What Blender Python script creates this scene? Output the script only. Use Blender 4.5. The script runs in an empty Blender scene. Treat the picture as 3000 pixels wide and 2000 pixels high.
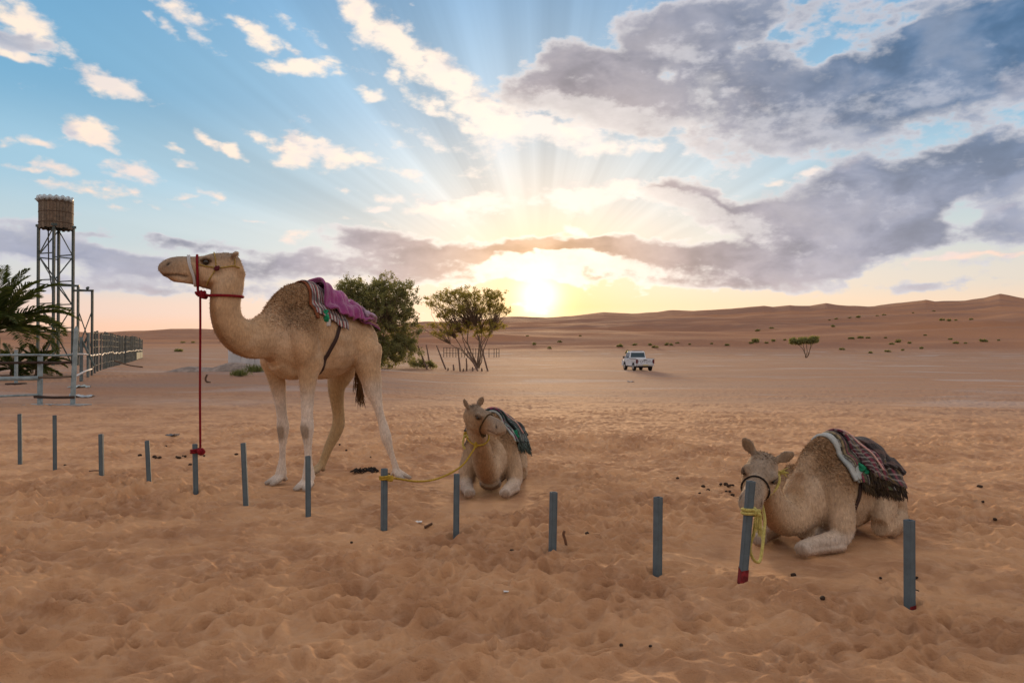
import bpy, bmesh, math, random
import numpy as np
from mathutils import Vector, Matrix
from mathutils.bvhtree import BVHTree

SC = bpy.context.scene
COL = SC.collection
FPX = 2200.0          # focal length in photo pixels (3000 px wide)
HCAM = 1.4
VH = 1020.0           # horizon row in the photo
# ---------------------------------------------------------------- camera
cam_d = bpy.data.cameras.new('camera')
cam_d.lens = 36.0 * FPX / 3000.0
cam_d.sensor_width = 36.0
cam_d.clip_start = 0.1
cam_d.clip_end = 9000.0
cam = bpy.data.objects.new('camera', cam_d)
COL.objects.link(cam)
cam.location = (0, 0, HCAM)
PITCH = math.atan((VH - 1000.0) / FPX)
cam.rotation_euler = (math.pi / 2 + PITCH, 0, 0)
SC.camera = cam
# ---------------------------------------------------------------- render / view
SC.render.engine = 'CYCLES'
SC.cycles.use_denoising = True
SC.cycles.max_bounces = 6
SC.cycles.diffuse_bounces = 3
SC.cycles.transparent_max_bounces = 8
SC.cycles.sample_clamp_indirect = 8.0
SC.view_settings.view_transform = 'Standard'
SC.view_settings.look = 'None'
SC.view_settings.exposure = 0.12
SC.view_settings.gamma = 1.0
# ---------------------------------------------------------------- sun
def dir_px(u, v):
    a = Vector(((u - 1500.0) / FPX, 1.0, (1000.0 - v) / FPX))
    a.rotate(Matrix.Rotation(PITCH, 3, 'X'))
    return a.normalized()
SUN_PX = (1580, 868)
SUN_DIR = dir_px(*SUN_PX)
SUN_EL = math.asin(SUN_DIR.z)
SUN_AZ = math.atan2(SUN_DIR.x, SUN_DIR.y)
sun_d = bpy.data.lights.new('sun', 'SUN')
sun_d.energy = 4.2
sun_d.angle = math.radians(8)
sun_d.color = (1.0, 0.66, 0.36)
sun = bpy.data.objects.new('sun', sun_d)
COL.objects.link(sun)
sun.rotation_euler = (-SUN_DIR).to_track_quat('-Z', 'Y').to_euler()
sun.location = (0, 30, 30)
# ================================================================ world: evening sky with procedural clouds
world = bpy.data.worlds.new('World')
SC.world = world
world.use_nodes = True
WT = world.node_tree
WT.nodes.clear()

class NB:
    """small node-graph writer"""
    def __init__(s, tree): s.t = tree
    def _set(s, sock, v):
        if isinstance(v, bpy.types.NodeSocket): s.t.links.new(v, sock)
        else: sock.default_value = v
    def m(s, op, a, b=None, c=None, clamp=False):
        n = s.t.nodes.new('ShaderNodeMath'); n.operation = op; n.use_clamp = clamp
        s._set(n.inputs[0], a)
        if b is not None: s._set(n.inputs[1], b)
        if c is not None: s._set(n.inputs[2], c)
        return n.outputs[0]
    def v(s, op, a, b=None, c=None):
        n = s.t.nodes.new('ShaderNodeVectorMath'); n.operation = op
        s._set(n.inputs[0], a)
        if b is not None:
            if op == 'SCALE': s._set(n.inputs[3], b)
            else: s._set(n.inputs[1], b)
        if c is not None: s._set(n.inputs[2], c)
        return n.outputs['Value'] if op in ('DOT_PRODUCT', 'LENGTH', 'DISTANCE') else n.outputs['Vector']
    def sep(s, a):
        n = s.t.nodes.new('ShaderNodeSeparateXYZ'); s._set(n.inputs[0], a); return n.outputs
    def comb(s, x, y, z):
        n = s.t.nodes.new('ShaderNodeCombineXYZ')
        for i, q in enumerate((x, y, z)): s._set(n.inputs[i], q)
        return n.outputs[0]
    def noise(s, vec, scale, detail=4, rough=0.5, dist=0.0, dim='3D'):
        n = s.t.nodes.new('ShaderNodeTexNoise'); n.noise_dimensions = dim
        if dim == '1D': s._set(n.inputs['W'], vec)
        else: s._set(n.inputs['Vector'], vec)
        s._set(n.inputs['Scale'], scale); n.inputs['Detail'].default_value = detail
        n.inputs['Roughness'].default_value = rough; n.inputs['Distortion'].default_value = dist
        return n.outputs
    def ss(s, x, lo, hi, a=0.0, b=1.0, kind='SMOOTHSTEP'):
        n = s.t.nodes.new('ShaderNodeMapRange'); n.interpolation_type = kind
        s._set(n.inputs['Value'], x); s._set(n.inputs['From Min'], lo); s._set(n.inputs['From Max'], hi)
        s._set(n.inputs['To Min'], a); s._set(n.inputs['To Max'], b)
        return n.outputs[0]
    def mix(s, f, a, b, blend='MIX'):
        n = s.t.nodes.new('ShaderNodeMix'); n.data_type = 'RGBA'; n.blend_type = blend
        n.clamp_factor = True
        s._set(n.inputs[0], f)
        s._set(n.inputs[6], a if isinstance(a, bpy.types.NodeSocket) else tuple(a) + ((1.0,) if len(a) == 3 else ()))
        s._set(n.inputs[7], b if isinstance(b, bpy.types.NodeSocket) else tuple(b) + ((1.0,) if len(b) == 3 else ()))
        return n.outputs[2]
    def ramp(s, f, stops, interp='LINEAR'):
        n = s.t.nodes.new('ShaderNodeValToRGB'); n.color_ramp.interpolation = interp
        e = n.color_ramp.elements
        while len(e) < len(stops): e.new(0.5)
        for el, (p, c) in zip(e, stops): el.position = p; el.color = tuple(c) + (1.0,)
        s._set(n.inputs[0], f)
        return n.outputs[0]
    def new(s, t): return s.t.nodes.new(t)

def lin(r, g, b):
    f = lambda c: (c / 255.0 / 12.92) if c / 255.0 <= 0.04045 else ((c / 255.0 + 0.055) / 1.055) ** 2.4
    return (f(r), f(g), f(b))

def azel(u, v):
    d = dir_px(u, v)
    return math.atan2(d.x, d.y), math.asin(d.z)

# cloud masses: (u, v, half width px, half height px, tilt deg (image, clockwise), amount)
THICK = [
 (1640,300,210,75,8,1.0),(1700,190,150,80,20,.8),(1930,160,230,110,-10,.9),(1870,330,150,45,10,.75),
 (2150,60,330,70,0,.7),(2210,250,260,110,12,.9),(2480,320,330,85,-4,1.0),(2700,220,300,100,0,.85),
 (2860,90,240,120,0,.95),(2920,210,170,100,0,.7),(2290,85,40,30,30,-.38),(2145,150,40,36,-30,-.42),
 (2400,170,45,40,0,-.55),(2490,225,80,18,-15,-.42),(1985,222,42,22,-20,-.6),(2830,180,40,22,0,-.4),
 (2940,290,90,40,0,-.6),(2650,60,40,14,-20,-.3),(1770,115,70,25,20,-.45),
 (1960,545,110,32,-4,.85),(2080,585,150,38,18,.8),(2210,640,170,42,10,.85),(2330,720,190,50,12,.8),
 (2480,520,170,55,-8,.85),(2560,620,330,85,0,1.0),(2760,540,230,80,-15,.9),(2900,470,130,70,0,.8),
 (2560,720,300,45,-3,.85),(2900,700,160,60,0,.75),(2400,785,120,22,4,.6),(2900,430,150,30,0,.5),
 (2830,640,55,70,0,-.8),(2760,745,200,18,0,-.4),
 (1900,765,360,42,4,1.15),(1690,738,200,36,-3,1.1),(1680,785,230,40,0,1.1),(2040,800,250,36,3,1.0),(1560,750,130,38,0,.9),(2150,835,260,24,3,.7),(2120,765,190,34,6,.6),
 (1560,895,70,20,10,.7),(2700,848,100,17,0,.65),(2960,832,90,18,0,.6),(1690,825,50,20,20,.45),
 (90,690,150,29,0,.7),(300,690,60,11,3,.5),(480,695,110,23,6,.8),(620,715,130,21,8,.7),(130,745,230,29,4,.8),(420,770,220,23,4,.8),
 (330,835,260,27,2,.75),(640,790,200,29,3,.75),(820,760,170,35,2,.75),(740,850,230,24,0,.6),
 (1090,705,150,33,6,.95),(1230,745,200,40,8,.95),(1050,790,260,29,0,.7),(1400,770,150,32,0,.75),(1300,815,220,24,0,.5),
 (60,118,110,26,-4,.75),(1330,605,70,24,10,.55),(1500,637,60,14,0,.4),(2090,430,70,18,20,.45),(900,440,60,18,20,.45),(1075,430,55,18,20,.45),(200,390,60,20,20,.35)]
BRIGHT = [
 (1060,30,130,70,40,.9),(1180,120,170,65,38,1.0),(1330,220,170,75,32,1.0),(1460,330,190,95,25,1.0),(1660,400,230,50,8,.9),
 (1290,300,90,60,40,.6),(1420,430,120,60,0,.6),(1900,420,140,30,0,.6),
 (885,195,125,30,-2,.9),(320,243,120,36,12,.95),(240,392,80,40,22,.95),(395,500,110,32,10,.8),(330,515,60,22,0,.6),(940,455,160,45,12,.9),(790,420,70,30,25,.7),
 (690,450,50,22,30,.8),(540,55,130,32,15,.75),(760,110,90,40,10,.75),(445,65,40,20,50,.6),(130,490,80,22,10,.7),(150,550,100,24,8,.6),(330,555,120,24,6,.55),(20,430,40,20,0,.6),(520,440,45,14,10,.6),
 (70,70,120,55,15,.95),(50,155,90,22,4,.9),(1105,280,55,30,10,.7),(1230,270,60,50,40,.6),(1330,350,70,45,20,.6),(620,570,70,20,10,.5),
 (1280,620,150,45,6,.8),(1430,600,130,40,0,.8),(1130,590,110,30,12,.6),(1690,575,160,60,-10,.85),(1820,540,130,50,0,.7),(1560,590,110,36,0,.7),
 (1680,690,60,20,25,.7),(2065,412,26,18,0,.8),(2375,495,50,26,0,.8),(2260,525,60,18,0,.6),(2490,475,45,16,-25,.7),(2960,250,60,40,0,.8),(2200,300,70,50,40,.7),
 (2020,365,90,30,20,.7),(2440,355,70,30,0,.6),(2150,690,120,30,15,.6),(2400,695,40,16,-20,.5),(2880,695,60,16,-20,.6),(2940,620,40,18,-20,.6),
 (2550,760,120,14,0,.6),(2850,755,230,14,2,.7),(700,25,120,20,10,.3),(2690,35,60,30,0,.35),
 (600,110,60,22,10,.6),(500,90,70,26,20,.7),(700,70,60,24,15,.65),(820,60,70,20,20,.5),(930,110,60,22,30,.5),(780,190,50,18,0,.6),(960,170,50,20,0,.6),(70,330,40,14,0,.5),(120,430,50,18,15,.6),(300,440,60,20,15,.7),(80,500,60,18,0,.6),(260,560,70,18,5,.55),(370,610,80,14,4,.5),(540,480,50,16,20,.6),(640,420,50,20,35,.65),(860,470,80,30,10,.75),(1040,470,80,28,10,.75),(1150,440,60,26,15,.6),(1250,420,80,40,30,.65),(1380,390,80,40,20,.7),(1180,520,90,24,8,.55),(1390,520,110,30,0,.6),(1000,640,90,14,6,.5),(740,640,80,12,5,.45),(660,160,40,16,0,.55),(840,130,45,18,20,.55),(1000,210,45,18,10,.6),(1180,230,60,30,35,.6),(1120,360,60,26,10,.5),(260,430,40,14,10,.5),(480,520,60,16,5,.5),(560,570,60,14,0,.5),(640,600,50,12,0,.4),(200,590,60,14,0,.45),(420,590,70,14,4,.45),(1010,560,90,18,10,.5),(1090,620,80,16,0,.5),(860,695,60,22,-20,.6),(520,685,90,10,8,.4),(1170,675,140,10,12,.5)]

def tile_blobs(lst, box):
    """the masses that reach into one tile of the sky"""
    if box is None: return []
    u0, u1, v0, v1 = box
    out = []
    for q in lst:
        u, v, ru, rv, rot, amp = q
        c, s_ = abs(math.cos(math.radians(rot))), abs(math.sin(math.radians(rot)))
        eu = 2.2 * (ru * c + rv * s_) + 60; ev = 2.2 * (ru * s_ + rv * c) + 45
        if u + eu > u0 and u - eu < u1 and v + ev > v0 and v - ev < v1: out.append(q)
    return out
def group(name, ins, outs):
    g = bpy.data.node_groups.new(name, 'ShaderNodeTree')
    kinds = {'f': 'NodeSocketFloat', 'v': 'NodeSocketVector', 'c': 'NodeSocketColor'}
    for nm, k in ins: g.interface.new_socket(nm, in_out='INPUT', socket_type=kinds[k])
    for nm, k in outs: g.interface.new_socket(nm, in_out='OUTPUT', socket_type=kinds[k])
    gi = g.nodes.new('NodeGroupInput'); go = g.nodes.new('NodeGroupOutput')
    return g, NB(g), gi.outputs, go.inputs
def cover_group(name, box):
    """cloud masses of one tile of the sky, summed at (azimuth, elevation, 1)"""
    g, n, I, O = group(name, [('ae', 'v')], [('thick', 'f'), ('bright', 'f')])
    for nm, lst in (('thick', THICK), ('bright', BRIGHT)):
        acc = 0.0
        for (u, v, ru, rv, rot, amp) in sorted(tile_blobs(lst, box), key=lambda q: q[5] < 0):
            a, e = azel(u, v)
            c, sn = math.cos(-math.radians(rot)), math.sin(-math.radians(rot))
            kx, ky = FPX / ru, FPX / rv
            px = n.v('DOT_PRODUCT', I['ae'], (c * kx, sn * kx, -(a * c + e * sn) * kx))
            py = n.v('DOT_PRODUCT', I['ae'], (-sn * ky, c * ky, -(-a * sn + e * c) * ky))
            ex = n.m('MULTIPLY', n.m('POWER', .32 if nm == 'bright' else .36, n.m('MULTIPLY_ADD', px, px, n.m('MULTIPLY', py, py))), amp)
            acc = n.m('ADD', ex, acc) if (amp < 0 or nm == 'thick') else n.m('MAXIMUM', ex, acc)
        g.links.new(acc, O[nm]) if not isinstance(acc, float) else None
    return g
def shade_group():
    """colour of the sky with its clouds from the cover here (0) and a little nearer to the sun (1)"""
    g, n, I, O = group('cloud_shade', [('base', 'c'), ('lump', 'f'), ('T0', 'f'), ('B0', 'f'), ('T1', 'f'), ('B1', 'f'), ('fine', 'f'), ('EL', 'f'), ('AZ', 'f'), ('ANG', 'f')], [('color', 'c')])
    EL, AZ, ANG = I['EL'], I['AZ'], I['ANG']
    near = n.m('EXPONENT', n.m('MULTIPLY', ANG, -3.2))
    near2 = n.m('EXPONENT', n.m('MULTIPLY', ANG, -5.6))
    # thin bright clouds
    bA = n.ss(I['B0'], .32, .80)
    bcol = n.mix(n.ss(EL, .02, .34), lin(250, 202, 176), lin(252, 230, 208))
    bcol = n.mix(n.ss(I['lump'], .56, .40, 0.0, .5), bcol, lin(206, 200, 208))
    bcol = n.mix(near, bcol, (1.12, 1.05, .96))
    bcol = n.mix(n.ss(n.m('SUBTRACT', I['B1'], I['B0']), .0, .5, 0.0, .6), bcol, lin(196, 190, 196))
    colr = n.mix(n.m('MULTIPLY', bA, .96), I['base'], bcol)
    # thick clouds: grey bodies with bright rims
    tA = n.ss(I['T0'], .30, .66)
    core = n.ss(I['T0'], .38, 1.05)
    grey_hi = n.mix(n.ss(AZ, .10, .50), lin(128, 141, 165), lin(72, 112, 152))
    grey = n.mix(n.ss(EL, .08, .36), lin(150, 157, 180), grey_hi)
    grey = n.mix(n.m('MULTIPLY', near2, .95), grey, lin(252, 200, 146))
    grey = n.mix(n.m('MULTIPLY', n.ss(EL, .10, .02), .6), grey, lin(246, 206, 178))
    grey = n.mix(n.ss(I['lump'], .44, .68, 0.0, .40), grey, n.mix(.5, grey, n.mix(near, lin(205, 205, 214), lin(255, 225, 195))))
    grey = n.v('SCALE', grey, n.ss(I['lump'], .32, .56, .72, 1.0))
    rim = n.mix(n.ss(near, .18, .75), lin(206, 204, 210), (1.15, 1.02, .88))
    lit = n.ss(n.m('SUBTRACT', I['T0'], I['T1']), .05, .6)
    tcol = n.mix(core, rim, grey)
    tcol = n.mix(n.m('MULTIPLY', lit, n.m('MULTIPLY_ADD', near, .9, .22)), tcol, rim)
    tcol = n.v('SCALE', tcol, n.m('MULTIPLY_ADD', I['fine'], .40, 1.0))
    colr = n.mix(n.m('MULTIPLY', tA, .93), colr, tcol)
    # the hidden sun itself, burning through the gap in the low cloud
    sun_core = n.m('EXPONENT', n.m('MULTIPLY', n.m('MULTIPLY', ANG, ANG), -1300.0))
    sun_wide = n.m('EXPONENT', n.m('MULTIPLY', ANG, -11.0))
    add = n.v('ADD', n.v('SCALE', (1.5, 1.2, .75), n.m('MULTIPLY', sun_core, n.m('MULTIPLY_ADD', tA, -.75, 1.0))),
              n.v('SCALE', (.46, .22, .03), n.m('MULTIPLY', sun_wide, n.m('MULTIPLY_ADD', tA, -.15, 1.0))))
    g.links.new(n.v('ADD', colr, add), O['color'])
    return g

W = NB(WT)
tc = W.new('ShaderNodeTexCoord')
D = W.v('NORMALIZE', tc.outputs['Generated'])
dx, dy, dz = W.sep(D)
EL = W.m('ARCSINE', dz)
AZ = W.m('ARCTAN2', dx, dy)
SD = tuple(SUN_DIR)
ANG = W.m('ARCCOSINE', W.m('MINIMUM', W.v('DOT_PRODUCT', D, SD), 0.99999))
# physical sky
sky = W.new('ShaderNodeTexSky'); sky.sky_type = 'NISHITA'; sky.sun_disc = False
sky.sun_elevation = SUN_EL; sky.sun_rotation = SUN_AZ
sky.air_density = 1.3; sky.dust_density = 1.5; sky.ozone_density = 2.0; sky.altitude = 150
skyc = W.v('SCALE', sky.outputs[0], 0.13)
# evening colour of the air, from the horizon up
grad = W.ramp(W.m('MULTIPLY', EL, 1.6), [
    (0.0, lin(250, 200, 172)), (.035, lin(252, 208, 184)), (.075, lin(240, 214, 205)), (.13, lin(214, 217, 222)), (.22, lin(190, 214, 226)),
    (.34, lin(156, 202, 228)), (.50, lin(112, 178, 218)), (.80, lin(80, 154, 206)), (1.0, lin(62, 130, 192))], 'EASE')
base = W.mix(.80, skyc, grad)
# glow of the air round the sun
base = W.mix(W.m('EXPONENT', W.m('MULTIPLY', ANG, -5.2)), base, lin(250, 242, 238))
low = W.m('EXPONENT', W.m('MULTIPLY', W.m('ABSOLUTE', EL), -14.0))
base = W.mix(W.m('MULTIPLY', W.m('MULTIPLY', low, W.ss(AZ, -.15, .35)), .80), base, lin(252, 222, 178))
base = W.mix(W.m('MULTIPLY', W.m('EXPONENT', W.m('MULTIPLY', ANG, -12.0)), .95), base, (1.05, .76, .38))
low2 = W.m('MULTIPLY', W.m('EXPONENT', W.m('MULTIPLY', W.m('ABSOLUTE', W.m('SUBTRACT', EL, .055)), -24.0)), W.m('EXPONENT', W.m('MULTIPLY', W.m('ABSOLUTE', W.m('SUBTRACT', AZ, SUN_AZ + .03)), -6.0)))
base = W.mix(W.m('MULTIPLY', low2, .85), base, (1.05, .70, .32))
# shafts of light fanning out from the sun
phi = W.m('ARCTAN2', W.m('SUBTRACT', EL, SUN_EL), W.m('SUBTRACT', AZ, SUN_AZ))
ray = W.m('SUBTRACT', W.noise(W.m('ADD', phi, 2.3), 3.3, 4, .60, dim='1D')['Fac'], .5)
ray_fall = W.m('MULTIPLY', W.ss(ANG, .05, .2), W.ss(ANG, .80, .30))
ray_fall = W.m('MULTIPLY', ray_fall, W.ss(EL, .07, .2))
base = W.v('SCALE', base, W.m('MULTIPLY_ADD', W.m('MULTIPLY', ray, ray_fall), .62, 1.0))
# cloud texture
stretched = W.comb(dx, dy, W.m('MULTIPLY', dz, 1.9))
f1 = W.noise(stretched, 22.0, 5, .60)['Fac']
f2 = W.noise(stretched, 60.0, 3, .55)['Fac']
fine = W.m('MULTIPLY_ADD', W.m('SUBTRACT', f2, .5), .45, W.m('SUBTRACT', f1, .5))
tosun2 = W.v('NORMALIZE', W.comb(W.m('SUBTRACT', SUN_AZ, AZ), W.m('SUBTRACT', SUN_EL, EL), 0.0))
tosun3 = W.v('NORMALIZE', W.v('SUBTRACT', SD, D))
f1b = W.noise(W.v('ADD', stretched, W.v('MULTIPLY', tosun3, (.016, .016, .030))), 22.0, 4, .60)['Fac']
fineb = W.m('SUBTRACT', f1b, .5)
w1 = W.noise(stretched, 7.0, 1, .5); w2 = W.noise(stretched, 26.0, 2, .6)
warp = W.v('ADD', W.v('SCALE', W.v('SUBTRACT', w1['Color'], (.5, .5, .5)), .045),
           W.v('SCALE', W.v('SUBTRACT', w2['Color'], (.5, .5, .5)), .030))
AE = W.v('ADD', W.comb(AZ, EL, 1.0), W.v('MULTIPLY', warp, (1.2, .7, 0)))
AE2 = W.v('ADD', AE, W.v('SCALE', tosun2, .022))
LUMP = W.noise(W.v('ADD', stretched, (5.3, 2.2, 1.1)), 11.0, 4, .55, .3)['Fac']
SHADE = shade_group()
def grp(g, **kw):
    n_ = W.new('ShaderNodeGroup'); n_.node_tree = g
    for k, v_ in kw.items(): W._set(n_.inputs[k], v_)
    return n_.outputs
KT, KB, KL = 1.35, 1.2, 1.6
def sky_shader(box, name=None):
    if box is None:
        gen = W.noise(W.v('ADD', stretched, (3.1, 1.7, .4)), 3.2, 2, .5)['Fac']
        t0 = t1 = W.ss(gen, .58, .72, 0.0, .8); b0 = b1 = W.ss(gen, .36, .50, 0.0, .9)  # unseen sky: bright cloud cover raised to lighten ground and camels
    else:
        cg = cover_group('cloud_cover', box)
        q0 = grp(cg, ae=AE); q1 = grp(cg, ae=AE2)
        t0, b0, t1, b1 = q0['thick'], q0['bright'], q1['thick'], q1['bright']
    col_ = grp(SHADE, base=base, lump=LUMP, T0=W.m('MULTIPLY_ADD', W.m('SUBTRACT', LUMP, .52), KL, W.m('MULTIPLY_ADD', fine, KT, t0)), B0=W.m('MULTIPLY_ADD', fine, KB, b0),
               T1=W.m('MULTIPLY_ADD', W.m('SUBTRACT', LUMP, .52), KL, W.m('MULTIPLY_ADD', fineb, KT, t1)), B1=W.m('MULTIPLY_ADD', fineb, KB, b1), fine=fine, EL=EL, AZ=AZ, ANG=ANG)['color']
    bg = W.new('ShaderNodeBackground')
    W._set(bg.inputs['Strength'], SKY_GAIN)
    WT.links.new(col_, bg.inputs['Color'])
    return bg.outputs[0]
SKY_GAIN = W.ss(dz, -.02, .0, .35, 1.0)
def pick(fac, a, b):
    n = W.new('ShaderNodeMixShader'); WT.links.new(fac, n.inputs[0]); WT.links.new(a, n.inputs[1]); WT.links.new(b, n.inputs[2])
    return n.outputs[0]
gt = lambda x, v: W.m('GREATER_THAN', x, v)
UC = [-900, 700, 1200, 1750, 2350, 3900]; VR = [-300, 560, 1050]
tilesh = [[sky_shader((UC[i], UC[i + 1], VR[j], VR[j + 1])) for j in range(2)] for i in range(5)]
EL_SPLIT = azel(1500, VR[1])[1]
rowfac = gt(EL, EL_SPLIT)
cols = [pick(rowfac, tilesh[i][1], tilesh[i][0]) for i in range(5)]
cut = [azel(u, VH)[0] for u in UC]
left = pick(gt(AZ, cut[1]), cols[0], cols[1])
rightp = pick(gt(AZ, cut[4]), cols[3], cols[4])
right3 = pick(gt(AZ, cut[3]), cols[2], rightp)
front_sh = pick(gt(AZ, cut[2]), left, right3)
outside = W.m('MAXIMUM', W.ss(W.m('ABSOLUTE', AZ), .66, .80), W.ss(EL, .50, .60))
full = pick(outside, front_sh, sky_shader(None))
wo = W.new('ShaderNodeOutputWorld')
WT.links.new(full, wo.inputs['Surface'])
world.cycles.sampling_method = 'NONE'
# ================================================================ noise + terrain
_rng = np.random.RandomState(7)
_PERM = np.concatenate([_rng.permutation(256)] * 3)
_GA = _rng.rand(256) * 2 * np.pi
_GX, _GY = np.cos(_GA), np.sin(_GA)
def perlin(x, y, seed=0):
    x = np.asarray(x, float) + seed * 17.13; y = np.asarray(y, float) - seed * 9.71
    xi = np.floor(x).astype(int); yi = np.floor(y).astype(int)
    xf = x - xi; yf = y - yi
    xi &= 255; yi &= 255
    u = xf * xf * xf * (xf * (xf * 6 - 15) + 10); v = yf * yf * yf * (yf * (yf * 6 - 15) + 10)
    def g(ix, iy, fx, fy):
        h = _PERM[_PERM[ix & 255] + (iy & 255)]
        return _GX[h] * fx + _GY[h] * fy
    a = g(xi, yi, xf, yf); b = g(xi + 1, yi, xf - 1, yf); c = g(xi, yi + 1, xf, yf - 1); d = g(xi + 1, yi + 1, xf - 1, yf - 1)
    return (a + u * (b - a) + v * ((c + u * (d - c)) - (a + u * (b - a)))) * 1.5
def sstep(x, a, b):
    t = np.clip((np.asarray(x, float) - a) / (b - a), 0, 1); return t * t * (3 - 2 * t)

SKY_U = [-3000, -500, 0, 330, 420, 500, 560, 640, 900, 1150, 1300, 1450, 1490, 1600, 1700, 1770, 1850, 1960, 2064, 2127, 2170, 2238, 2264, 2315, 2374, 2421, 2451, 2489, 2544, 2616, 2714, 2740, 2808, 2884, 2931, 3000, 3200, 3600, 6000]
SKY_V = [960, 975, 972, 972, 970, 964, 963, 966, 960, 950, 940, 931, 929, 930, 921, 915, 919, 911, 907, 904, 901, 896, 900, 892, 896, 888, 893, 897, 898, 890, 877, 883, 880, 873, 862, 873, 868, 880, 900]
YRIDGE = 1050.0
def terrain_base(x, y):
    x = np.asarray(x, float); y = np.asarray(y, float)
    r = np.sqrt(x * x + y * y)
    az = np.arctan2(x, y)
    azc = np.clip(az, -.75, .75)
    Y = r * np.cos(azc)
    u = 1500 + FPX * np.tan(azc)
    wr = sstep(u, 650, 1450)
    zr = -.72 * sstep(Y, 11, 50)
    zl = .27 * sstep(Y, 16, 48) + .07 * sstep(Y, 50, 80) + np.clip(Y - 80, 0, 220) / 220 * 2.7
    z = zl * (1 - wr) + zr * wr
    wob = perlin(x / 60, y / 60, 3) * 14
    toe = 300 + (178 - 300) * sstep(u, 800, 1400) + wob * .6
    e = VH - np.interp(u, SKY_U, SKY_V)
    e_s = np.interp(u, [-3000, 0, 600, 1500, 2300, 3000, 6000], [55, 48, 54, 88, 118, 148, 120])
    kk = sstep(Y, 520, 1000)
    e = e * kk + e_s * (1 - kk)
    side = sstep(np.abs(az), .75, 2.2)
    e = e * (1 - side) + 95 * side
    H = HCAM + e / FPX * YRIDGE
    t = (Y - toe) / (YRIDGE - toe)
    tc_ = np.clip(t, 0, 1)
    prof = tc_ ** 1.18
    zd = (H - z) * prof
    zd = np.where(t > 1, (H - z) * np.clip(1 - .55 * (t - 1), .1, 1), zd)
    # dune folds
    wx = x + perlin(x / 160, y / 160, 5) * 50; wy = y + perlin(x / 160, y / 160, 6) * 50
    rid = 1 - np.sqrt(perlin(wx / 170, wy / 75, 8) ** 2 + .004) * 2
    rid2 = 1 - np.sqrt(perlin(wx / 60, wy / 30, 9) ** 2 + .006) * 2
    amp = np.clip(tc_ * 4, 0, 1) * np.clip(1.25 - tc_ * .95, .0, 1)
    zd = zd + amp * (rid * 3.6 + rid2 * 1.1) * sstep(t, 0, .06) - amp * 2.0 * sstep(t, 0, .06)
    crest = sstep(t, .75, 1.0)
    zd = zd + crest * perlin(x / 45, y / 60, 12) * 1.6
    far = sstep(r, 8, 60)
    return z + zd + far * perlin(x / 18, y / 18, 2) * .10 + sstep(r, 4, 14) * perlin(x / 5, y / 5, 4) * .03

TRACKS = [(-3.15, 3.25, -1.55, 3.15), (-3.9, 4.6, -2.0, 3.75)]
FLAT = []      # (x, y, radius, target height offset): ground pressed flat under an animal
def dent(x, y, cell, rad, depth, seed):
    """scattered hoof and foot hollows with a pushed-up rim"""
    cx = np.floor(x / cell).astype(int); cy = np.floor(y / cell).astype(int)
    out = np.zeros_like(x)
    for i in (-1, 0, 1):
        for j in (-1, 0, 1):
            a = cx + i; b = cy + j
            h = _PERM[(_PERM[(a + seed) & 255] + b) & 255]
            h2 = _PERM[(h + a * 7 + 13) & 255]; h3 = _PERM[(h2 + b * 5 + 41) & 255]
            px = (a + .15 + .7 * h / 255.) * cell; py = (b + .15 + .7 * h2 / 255.) * cell
            an = h3 / 255. * 3.14; st = 1.0 + .6 * h / 255.
            dx = x - px; dy = y - py
            ca, sa = np.cos(an), np.sin(an)
            ex = (dx * ca + dy * sa) / st; ey = -dx * sa + dy * ca
            d2 = (ex * ex + ey * ey) / (rad * (.6 + .7 * h2 / 255.)) ** 2
            k = .45 + .55 * h3 / 255.
            out += k * (-np.exp(-d2 * 1.4) * 1.0 + .55 * np.exp(-(np.sqrt(d2) - 1.35) ** 2 * 5.0))
    return out * depth
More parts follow.
